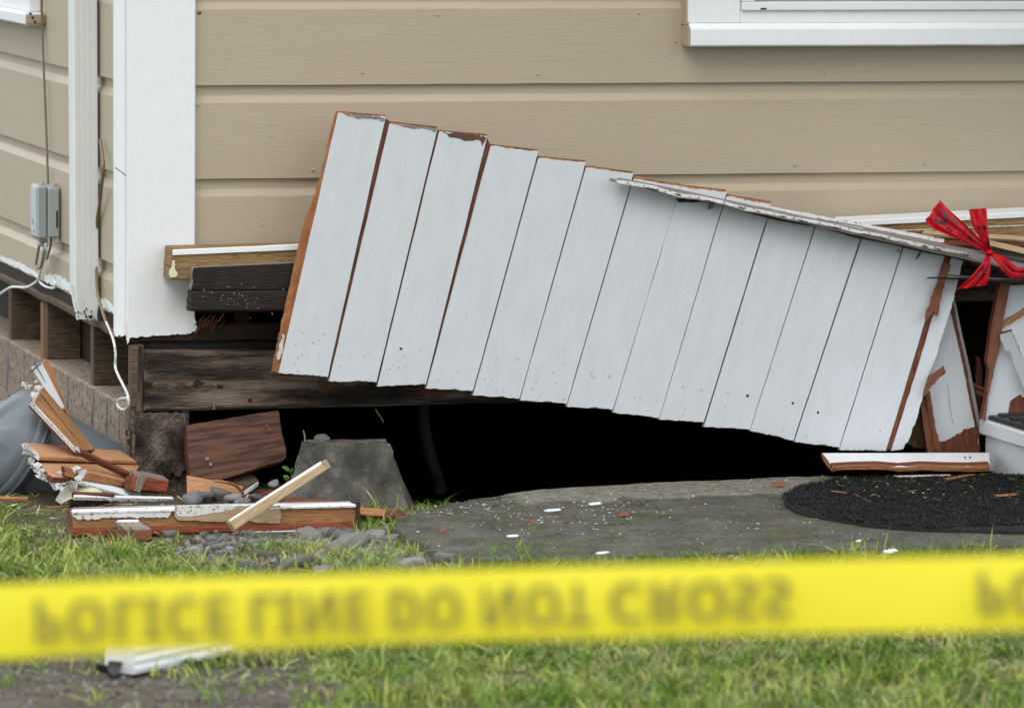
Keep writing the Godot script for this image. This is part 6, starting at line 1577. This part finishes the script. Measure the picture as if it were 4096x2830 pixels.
func stones() -> void:
	var tints := [Color(0.3, 0.3, 0.31), Color(0.22, 0.225, 0.24), Color(0.34, 0.31, 0.3), Color(0.27, 0.255, 0.225), Color(0.42, 0.41, 0.4), Color(0.17, 0.17, 0.18)]
	var kinds: Array[ArrayMesh] = []
	for k in 12:
		kinds.append(stone_mesh(k, tints[k % 6]))
	var one := func(called: String, label: String, cat: String, g: String, p: Vector3, s: float, k: int, tilt := 0.0) -> void:
		var b := Basis.from_euler(Vector3(rng.randf_range(-0.3, 0.3), rng.randf() * TAU, rng.randf_range(-0.3, 0.3) + tilt)).scaled(Vector3.ONE * s)
		var o := put(self, called, kinds[k % 12], Transform3D(b, p))
		tag(o, label, cat, g)
	# broken rocks at the foot of the foundation corner
	for e: Array in [[Vector3(0.1032, 0.012, 0.3358), 0.03, 0, "grey angular rock at the foot of the dark foundation corner"], [Vector3(0.1357, 0.012, 0.3265), 0.026, 1, "second grey rock from the dark foundation corner, before the reddish board"], [Vector3(0.177, 0.012, 0.2976), 0.034, 3, "largest grey-green rock lying before the dark offcut"], [Vector3(0.1964, 0.012, 0.3706), 0.028, 4, "pale grey rock touching the white end of the dark offcut"], [Vector3(0.2008, 0.012, 0.4555), 0.022, 0, "flat grey rock behind the fallen beam, below the white-ended offcut"], [Vector3(0.2556, 0.012, 0.3667), 0.02, 5, "dark grey rock partly under the pale diagonal stick"], [Vector3(0.321, 0.0302, 0.25), 0.018, 4, "smooth egg-shaped pale pebble beside the small green plant"], [Vector3(0.4283, 0.1453, 0.3), 0.022, 5, "round grey stone lying on the edge of the concrete pier"]]:
		one.call("rock", e[3], "rock", "", e[0], e[1], e[2])
	# river stones spilled between the beam and the concrete
	var g := "river stones spilled between the fallen beam and the concrete"
	var n := 0
	var placed: Array[Vector3] = []
	var big := [[Vector3(0.2928, 0, 1.2213), 0.05], [Vector3(0.2264, 0, 1.3), 0.038], [Vector3(0.2299, 0, 1.0673), 0.036], [Vector3(0.1003, 0, 1.5435), 0.036], [Vector3(0.3471, 0, 1.6034), 0.036], [Vector3(0.4349, 0, 1.5686), 0.032], [Vector3(0.3057, 0, 1.0829), 0.036], [Vector3(0.1571, 0, 1.4889), 0.034], [Vector3(-0.0097, 0, 1.5864), 0.034], [Vector3(0.344, 0, 1.1616), 0.026], [Vector3(0.3816, 0, 1.0985), 0.026], [Vector3(0.1381, 0, 1.6821), 0.03], [Vector3(-0.0701, 0, 0.958), 0.022], [Vector3(0.4541, 0, 1.4154), 0.025]]
	while n < 180:
		var p: Vector3
		var s: float
		if n < big.size():
			p = big[n][0]
			s = big[n][1]
		else:
			p = Vector3(0.28 + rng.randfn(0, 0.2), 0, 1.27 + rng.randfn(0, 0.19))
			s = rng.randf_range(0.009, 0.021)
			if Geometry2D.is_point_in_polygon(Vector2(p.x, p.z), slab_poly):
				continue
		var ok := true
		for q in placed:
			if Vector2(q.x - p.x, q.z - p.z).length() < (q.y + s) * 0.72:
				ok = false
		n += 1
		if not ok:
			continue
		placed.append(Vector3(p.x, s, p.z))
		p.y = field(p.x, p.z) + s * 0.25
		var kk := rng.randi() % 12
		var where := "close to the fallen beam" if p.z < 1.12 else "at the broken edge of the concrete" if p.x > 0.34 else "in the grass below the fallen beam"
		one.call("river_stone", "%s %s river stone %s" % ["large" if s > 0.025 else "medium sized" if s > 0.017 else "small", ["grey", "slate grey", "pinkish grey", "brownish grey", "pale grey", "dark grey"][kk % 6], where], "stone", g, p, s, kk)
	# gravel: too small to count
	var gr := MultiMeshInstance3D.new()
	gr.name = "gravel"
	var mm := MultiMesh.new()
	mm.transform_format = MultiMesh.TRANSFORM_3D
	mm.use_colors = true
	mm.mesh = stone_mesh(3, Color(1, 1, 1))
	var xf: Array[Transform3D] = []
	var cc: Array[Color] = []
	for k in 9000:
		var p := Vector3.ZERO
		var s := 0.005
		var roll := rng.randf()
		if roll < 0.3:
			p = Vector3(0.28 + rng.randfn(0, 0.28), 0, 1.25 + rng.randfn(0, 0.22))
			s = rng.randf_range(0.004, 0.012)
		elif roll < 0.42:
			p = Vector3(rng.randf_range(-0.05, 0.42), 0, rng.randf_range(0.4, 0.9))
			s = rng.randf_range(0.003, 0.012)
		else:
			p = Vector3(rng.randf_range(-1.35, 0.0), 0, rng.randf_range(2.5, 4.0))
			s = rng.randf_range(0.002, 0.007) * (2.2 if rng.randf() < 0.05 else 1.0)
		if Geometry2D.is_point_in_polygon(Vector2(p.x, p.z), slab_poly) or rng.randf() < green(p.x, p.z) * 1.6:
			continue
		p.y = field(p.x, p.z) + s * 0.15
		xf.append(Transform3D(Basis.from_euler(Vector3(rng.randf() * 3, rng.randf() * 6, rng.randf() * 3)).scaled(Vector3.ONE * s), p))
		var v := rng.randf_range(0.14, 0.42)
		cc.append(Color(v * rng.randf_range(1.0, 1.12), v, v * rng.randf_range(0.85, 1.0)))
	mm.instance_count = xf.size()
	for k in xf.size():
		mm.set_instance_transform(k, xf[k])
		mm.set_instance_color(k, cc[k])
	gr.multimesh = mm
	add_child(gr, true)
	setting(gr, "stuff")
	tag(gr, "fine grey gravel and grit in the bare patches of the yard", "gravel")


func tuft(sd: int, blades: int, spread: float, h: float, wide: float) -> ArrayMesh:
	var r := RandomNumberGenerator.new()
	r.seed = sd
	var st := begin()
	for b in blades:
		var a := r.randf() * TAU
		var foot := Vector3(cos(a), 0, sin(a)) * spread * sqrt(r.randf())
		var dir := Vector3(r.randf_range(-1, 1), 0, r.randf_range(-1, 1)).normalized()
		var hh := h * r.randf_range(0.55, 1.15)
		var lean := r.randf_range(0.4, 1.7) * hh
		var w := wide * r.randf_range(0.7, 1.2)
		var side := dir.cross(Vector3.UP).normalized().rotated(Vector3.UP, r.randf_range(-0.8, 0.8))
		var prev_l := foot - side * w * 0.5
		var prev_r := foot + side * w * 0.5
		var tone := r.randf_range(0.8, 1.2)
		st.set_color(Color(tone, tone, tone * r.randf_range(0.8, 1.1)))
		for s in 3:
			var t := (s + 1) / 3.0
			var p := foot + Vector3.UP * hh * (t - 0.28 * t * t * lean / hh) + dir * lean * t * t
			var ww := w * (1.0 - t * t) * 0.5
			var l := p - side * ww
			var rr := p + side * ww
			var n := (rr - prev_l).cross(l - prev_l).normalized()
			if s == 2:
				tri(st, prev_l, prev_r, p, n)
			else:
				tri(st, prev_l, prev_r, rr, n)
				tri(st, prev_l, rr, l, n)
			prev_l = l
			prev_r = rr
	return finish([[st, M.grass]])


func scatter(called: String, label: String, cat: String, mesh: Mesh, xf: Array[Transform3D], cc: Array[Color]) -> void:
	var g := MultiMeshInstance3D.new()
	g.name = numbered(called)
	var mm := MultiMesh.new()
	mm.transform_format = MultiMesh.TRANSFORM_3D
	mm.use_colors = true
	mm.mesh = mesh
	mm.instance_count = xf.size()
	for k in xf.size():
		mm.set_instance_transform(k, xf[k])
		mm.set_instance_color(k, cc[k])
	g.multimesh = mm
	add_child(g, true)
	setting(g, "stuff")
	tag(g, label, cat)


func grass_tone(x: float, z: float) -> Color:
	var a := clampf(0.5 + nz.get_noise_2d(x * 300.0 + 900.0, z * 300.0) * 1.8 + nz.get_noise_2d(x * 1300.0, z * 1300.0) * 0.5, 0.0, 1.0)
	var c := Color(0.14, 0.26, 0.022).lerp(Color(0.4, 0.46, 0.115), a)
	var r := rng.randf()
	if r < 0.1:
		c = Color(0.36, 0.31, 0.16)
	elif r < 0.2:
		c = c * 0.65
	elif r < 0.34:
		c = c.lerp(Color(0.3, 0.38, 0.16), 0.6)
	return Color(c.r, c.g, c.b)


func plants() -> void:
	# lawn
	for k in 4:
		var xf: Array[Transform3D] = []
		var cc: Array[Color] = []
		for i in 18000:
			var x := rng.randf_range(-2.4, 2.8)
			var z := rng.randf_range(-3.5, 4.5)
			if x < -0.02 and z < 0.2 or z > 0.1:
				if rng.randf() > green(x, z):
					continue
				var hs := rng.randf_range(0.55, 1.15)
				hs *= clampf(0.95 + nz.get_noise_2d(x * 450.0, z * 450.0 + 600.0) * 1.4, 0.4, 1.6)
				if z < 1.22 and x > -0.42 and x < 0.42:
					hs *= 0.33
				elif z < 1.25 and x < 0.1:
					hs *= 1.1
				xf.append(Transform3D(Basis.from_euler(Vector3(rng.randf_range(-0.2, 0.2), rng.randf() * TAU, rng.randf_range(-0.2, 0.2))).scaled(Vector3(1, hs, 1)), Vector3(x, field(x, z) - 0.004, z)))
				cc.append(grass_tone(x, z))
		scatter("grass", ["short green lawn grass of the yard", "longer pale grass blades in the yard", "dark fine grass in the yard", "coarse bent grass in the yard"][k], "grass", tuft(500 + k, [10, 8, 12, 7][k], 0.042, [0.04, 0.06, 0.032, 0.05][k], [0.0042, 0.004, 0.0034, 0.006][k]), xf, cc)
	# taller fringe along the edge of the concrete and the timbers
	var xf2: Array[Transform3D] = []
	var cc2: Array[Color] = []
	var edge := [slab_poly[8], slab_poly[9], slab_poly[10], slab_poly[11], slab_poly[12], slab_poly[13], slab_poly[14]]
	for i in 900:
		var k := rng.randi() % (edge.size() - 1)
		var p: Vector2 = (edge[k] as Vector2).lerp(edge[k + 1], rng.randf())
		p += Vector2(0, absf(rng.randfn(0, 0.05)) + 0.004)
		if nz.get_noise_2d(p.x * 700.0, 44.0) < -0.16:
			continue
		xf2.append(Transform3D(Basis(Vector3.UP, rng.randf() * TAU).scaled(Vector3.ONE * rng.randf_range(0.45, 0.85)), Vector3(p.x, -0.005, p.y)))
		cc2.append(grass_tone(p.x, p.y))
	for i in 70:
		var p := Vector2(rng.randf_range(-0.35, 0.36), rng.randf_range(0.42, 0.9))
		if rng.randf() < 0.5:
			p = Vector2(rng.randf_range(-0.4, 0.35), 0.99 + absf(rng.randfn(0, 0.04)))
		xf2.append(Transform3D(Basis(Vector3.UP, rng.randf() * TAU).scaled(Vector3(0.5, rng.randf_range(0.2, 0.45), 0.5)), Vector3(p.x, -0.005, p.y)))
		cc2.append(grass_tone(p.x, p.y))
	for e: Array in [[Vector3(0.2208, 0, 1.4575), 20], [Vector3(0.097, 0, 1.3417), 16], [Vector3(0.4013, 0, 0.9584), 8], [Vector3(0.4144, 0, 1.0575), 5], [Vector3(0.173, 0, 1.3346), 8], [Vector3(0.3786, 0, 1.4676), 6], [Vector3(0.587, 0, 1.5779), 14]]:
		for i in e[1]:
			var p: Vector3 = e[0] + Vector3(rng.randfn(0, 0.034), 0, rng.randfn(0, 0.055))
			xf2.append(Transform3D(Basis(Vector3.UP, rng.randf() * TAU).scaled(Vector3.ONE * rng.randf_range(0.6, 1.2)), Vector3(p.x, -0.003, p.z)))
			cc2.append(grass_tone(p.x, p.z))
	scatter("grass", "taller grass fringe along the concrete edge and round the timbers", "grass", tuft(900, 10, 0.03, 0.062, 0.0034), xf2, cc2)
	# broad low leaves in the lawn
	var lf := begin()
	for k in 5:
		var d := Vector3(cos(k * TAU / 5), 0, sin(k * TAU / 5))
		var s := d.cross(Vector3.UP) * 0.008
		var a := d * 0.004 + Vector3(0, 0.012, 0)
		var b := d * 0.016 + Vector3(0, 0.02, 0)
		var c := d * 0.027 + Vector3(0, 0.014, 0)
		for t: Array in [[a, b - s, b + s], [b - s, c, b + s]]:
			lf.set_color(Color.WHITE)
			face(lf, t[0], t[1], t[2], Vector3.UP)
	var xf3: Array[Transform3D] = []
	var cc3: Array[Color] = []
	for i in 2600:
		var x := rng.randf_range(-1.4, 2.4)
		var z := rng.randf_range(1.6, 4.2)
		if nz.get_noise_2d(x * 380.0 + 500.0, z * 380.0) < 0.1 or rng.randf() > green(x, z):
			continue
		xf3.append(Transform3D(Basis.from_euler(Vector3(rng.randf_range(-0.4, 0.4), rng.randf() * TAU, rng.randf_range(-0.4, 0.4))).scaled(Vector3.ONE * rng.randf_range(0.3, 0.75)), Vector3(x, field(x, z) + rng.randf_range(0.004, 0.016), z)))
		cc3.append(Color(0.12, 0.19, 0.05).lerp(Color(0.22, 0.28, 0.13), rng.randf()))
	scatter("leaves", "low broad clover leaves growing through the lawn", "weeds", finish([[lf, M.grass]]), xf3, cc3)
	# seedling by the pier
	var p := thing("seedling", Vector3(0.3528, 0.0351, 0.3), "small bright green plant growing in the gap before the concrete pier", "plant")
	var pt := Vector3(0.3527, 0.0565, 0.3)
	tube(p, "stem", [Vector3(0.3546, 0.029, 0.3), Vector3(0.3534, 0.0473, 0.3), Vector3(0.3527, 0.0657, 0.3)], 0.0015, M.leaf, 5)
	for k in 14:
		var an := k * 2.4
		var q := pt + Vector3(cos(an) * 0.004, rng.randf_range(-0.016, 0.016), sin(an) * 0.004)
		var d := Vector3(cos(an), rng.randf_range(-0.1, 0.6), sin(an)).normalized()
		var s := d.cross(Vector3(0.2, 0.4, 1)).normalized()
		var l := rng.randf_range(0.014, 0.024)
		outline(p, "leaf", [q, q + d * l * 0.4 + s * l * 0.22, q + d * l * 0.75 + s * l * 0.2, q + d * l, q + d * l * 0.75 - s * l * 0.2, q + d * l * 0.4 - s * l * 0.22], 0.0006, M.leaf, M.leaf)
	# grey-white downspout piece lying in the lawn in front
	var e := thing("fallen_downspout", Vector3(-0.5798, 0.03, 3.2088), "piece of white ribbed downspout lying in the lawn under the police tape, dark open end", "downspout")
	var a0 := Vector3(-0.5688, 0.035, 3.0882)
	var dirn := (Vector3(-0.314, 0.035, 2.8418) - a0).normalized()
	var pf := PackedVector2Array()
	for k in 9:
		pf.append(Vector2(0.034 + (0.002 if k % 2 == 1 else 0.0), -0.03 + k * 0.0085))
	for k in 9:
		pf.append(Vector2(0.034 - k * 0.0085, 0.04 + (0.002 if k % 2 == 1 else 0.0)))
	pf.append(Vector2(-0.036, -0.03))
	var out := dirn.cross(Vector3.UP)
	if out.z < 0.0:
		out = -out
	sweep(e, "pipe", pf, a0, dirn, out, 0.34, 8, M.spout, 0.001)
	var us := begin()
	var ex0 := Vector3(-0.6316, 0.03, 3.0975)
	for k in 12:
		var t0 := PI * k / 12.0
		var t1 := PI * (k + 1) / 12.0
		for j in 2:
			var r0 := 0.03
			var r1 := 0.026
			if j == 0:
				quad(us, Vector3(-cos(t0) * r0, -sin(t0) * 0.028, 0), Vector3(-cos(t1) * r0, -sin(t1) * 0.028, 0), Vector3(-cos(t1) * r1, -sin(t1) * 0.024, 0.002), Vector3(-cos(t0) * r1, -sin(t0) * 0.024, 0.002), Vector3.BACK)
			else:
				quad(us, Vector3(-cos(t0) * r1, -sin(t0) * 0.024, 0), Vector3(-cos(t1) * r1, -sin(t1) * 0.024, 0), Vector3(-cos(t1) * r1 * 0.8, -sin(t1) * 0.02, -0.03), Vector3(-cos(t0) * r1 * 0.8, -sin(t0) * 0.02, -0.03), Vector3(0, 1, 0.2))
	put(e, "open_end", finish([[us, M.rubber]]), Transform3D(Basis(dirn, Vector3.UP, out), Vector3(-0.5933, 0.03, 3.1224) + out * 0.01))


func litter() -> void:
	# flakes of paint, wood crumbs and clippings strewn over the concrete
	for kind in 3:
		var st := begin()
		var pts: Array[Vector3] = []
		for k in 5:
			var a := k * TAU / 5 + sin(k * 3.0) * 0.4
			pts.append(Vector3(cos(a) * (1.0 if kind == 0 else 1.9), 0.14, sin(a) * (0.7 if kind == 0 else 0.4)))
		for k in 3:
			face(st, pts[0], pts[k + 1], pts[k + 2], Vector3.UP)
		for k in 5:
			quad(st, pts[k], pts[(k + 1) % 5], pts[(k + 1) % 5] - Vector3(0, 0.25, 0), pts[k] - Vector3(0, 0.25, 0), (pts[k] + pts[(k + 1) % 5]) * Vector3(1, 0, 1))
		var xf: Array[Transform3D] = []
		var cc: Array[Color] = []
		for i in [620, 140, 420][kind]:
			var p := Vector2(rng.randf_range(0.45, 2.5), rng.randf_range(0.15, 1.6))
			if kind == 0 and rng.randf() < 0.55:
				p = Vector2(0.75 + rng.randfn(0, 0.22), 0.75 + rng.randfn(0, 0.22))
			if not Geometry2D.is_point_in_polygon(p, slab_poly):
				continue
			var onmat := Vector2((p.x - 2.3) / 0.76, (p.y - 0.62) / 0.5).length() < 0.95
			var s := rng.randf_range(0.0012, 0.004) * (1.5 if rng.randf() < 0.08 else 1.0)
			if kind == 2:
				s *= 1.6
			xf.append(Transform3D(Basis.from_euler(Vector3(rng.randf_range(-0.25, 0.25), rng.randf() * TAU, rng.randf_range(-0.25, 0.25))).scaled(Vector3.ONE * s), Vector3(p.x, 0.0345 if onmat else SLAB_Y + 0.001, p.y)))
			cc.append([Color(0.62, 0.62, 0.62), Color(0.28, 0.08, 0.04), Color(0.12, 0.17, 0.03)][kind] * rng.randf_range(0.7, 1.15))
		scatter(["paint_flakes_debris", "wood_crumbs_debris", "grass_clippings_litter"][kind], ["fine white paint flakes strewn over the concrete", "reddish wood crumbs strewn over the concrete", "grass clippings strewn over the concrete and doormat"][kind], "debris", finish([[st, M.bits]]), xf, cc)
	# fibres and slivers of wood shed round the heap and the fallen beam
	var sl := begin()
	for k in 3:
		var z := (k - 1) * 0.5
		face(sl, Vector3(-1, 0.1, z), Vector3(0.9, 0.25, z * 0.3), Vector3(-0.9, 0.1, z + 0.5), Vector3.UP)
		face(sl, Vector3(-1, -0.1, z), Vector3(0.9, 0.1, z * 0.3), Vector3(-1, 0.1, z), Vector3(0, 0.2, -1))
		face(sl, Vector3(-0.9, -0.1, z + 0.5), Vector3(0.9, 0.1, z * 0.3), Vector3(-0.9, 0.1, z + 0.5), Vector3(0, 0.2, 1))
	var xs: Array[Transform3D] = []
	var cs: Array[Color] = []
	for i in 150:
		var p := Vector3(rng.randf_range(-0.42, 0.5), 0, rng.randf_range(0.22, 1.2))
		if p.x > 0.0 and rng.randf() < 0.4:
			continue
		p.y = field(p.x, p.z) + rng.randf_range(0.004, 0.02)
		var l := rng.randf_range(0.008, 0.035)
		xs.append(Transform3D(Basis.from_euler(Vector3(rng.randf_range(-0.3, 0.3), rng.randf() * TAU, rng.randf_range(-0.35, 0.35))) * Basis.from_scale(Vector3(l, 0.002, rng.randf_range(0.0015, 0.004))), p))
		cs.append([Color(0.42, 0.2, 0.1), Color(0.25, 0.09, 0.045), Color(0.5, 0.36, 0.22), Color(0.6, 0.6, 0.58)][rng.randi() % 4] * rng.randf_range(0.8, 1.1))
	scatter("splinters_debris", "slivers of split wood and paint shed round the heap and the fallen beam", "debris", finish([[sl, M.bits]]), xs, cs)
	for e: Array in [[Vector3(0.8644, 0.024, 0.8583), 70, 12, 0, "long crumpled white paint flake on the concrete behind the red wood chip"], [Vector3(0.9951, 0.024, 0.7517), 56, 12, 0, "white paint flake on the concrete by the dark opening"], [Vector3(0.6519, 0.024, 1.3184), 44, 6, 0, "narrow white paint flake on the concrete before the concrete pier"], [Vector3(0.7731, 0.024, 1.6561), 54, 7, 0, "white paint sliver at the grass edge above the police tape, the nearer one"], [Vector3(1.4108, 0.024, 1.7517), 60, 22, 0, "crumpled white paint scrap in the grass fringe below the doormat"], [Vector3(1.3968, 0.024, 1.5651), 22, 5, 0, "tiny white sliver on the concrete below the doormat"], [Vector3(1.7356, 0.024, 1.4024), 26, 6, 0, "tiny white sliver beside the front edge of the doormat"], [Vector3(1.0056, 0.024, 0.9679), 44, 20, 1, "orange triangular wood chip on the open concrete"], [Vector3(1.5367, 0.024, 0.451), 80, 14, 1, "orange splinter on the concrete at the rounded end of the doormat"], [Vector3(0.517, 0.024, 1.1863), 30, 8, 1, "red wood chip with a dark end on the concrete near the river stones"], [Vector3(0.7553, 0.024, 1.0607), 20, 6, 1, "small orange crumb on the concrete between the white flakes"], [Vector3(0.8345, 0.024, 1.1014), 24, 6, 2, "small dark red crumb on the concrete left of the orange chip"]]:
		var p: Vector3 = e[0]
		var w: float = e[1] / 3240.0
		var d: float = e[2] / 3240.0 / 0.17 * 0.6
		var pts := [p + Vector3(-w, 0.001, d * 0.2), p + Vector3(-w * 0.5, 0.002, -d * 0.5), p + Vector3(-w * 0.2, 0.003, -d * 0.1), p + Vector3(w * 0.3, 0.002, -d), p + Vector3(w * 0.9, 0.003, -d * 0.8), p + Vector3(w, 0.001, d * 0.1), p + Vector3(w * 0.35, 0.0, d * 0.2), p + Vector3(-w * 0.1, 0.0, d), p + Vector3(-w * 0.7, 0.0, d * 0.9)]
		if e[3] == 1:
			pts = [p + Vector3(-w, 0, d * 0.6), p + Vector3(w * 0.6, 0.006, -d * 0.9), p + Vector3(w, 0.004, -d * 0.3), p + Vector3(w * 0.8, 0, d * 0.8)]
		var o := outline(self, ["paint_flake", "wood_chip", "wood_chip"][e[3]], pts, 0.0022, [M.white, M.red_cut, M.redwood_dark][e[3]], [M.white, M.redwood, M.redwood_dark][e[3]], 0.0015)
		tag(o, e[4], ["paint flake", "wood chip", "wood chip"][e[3]])
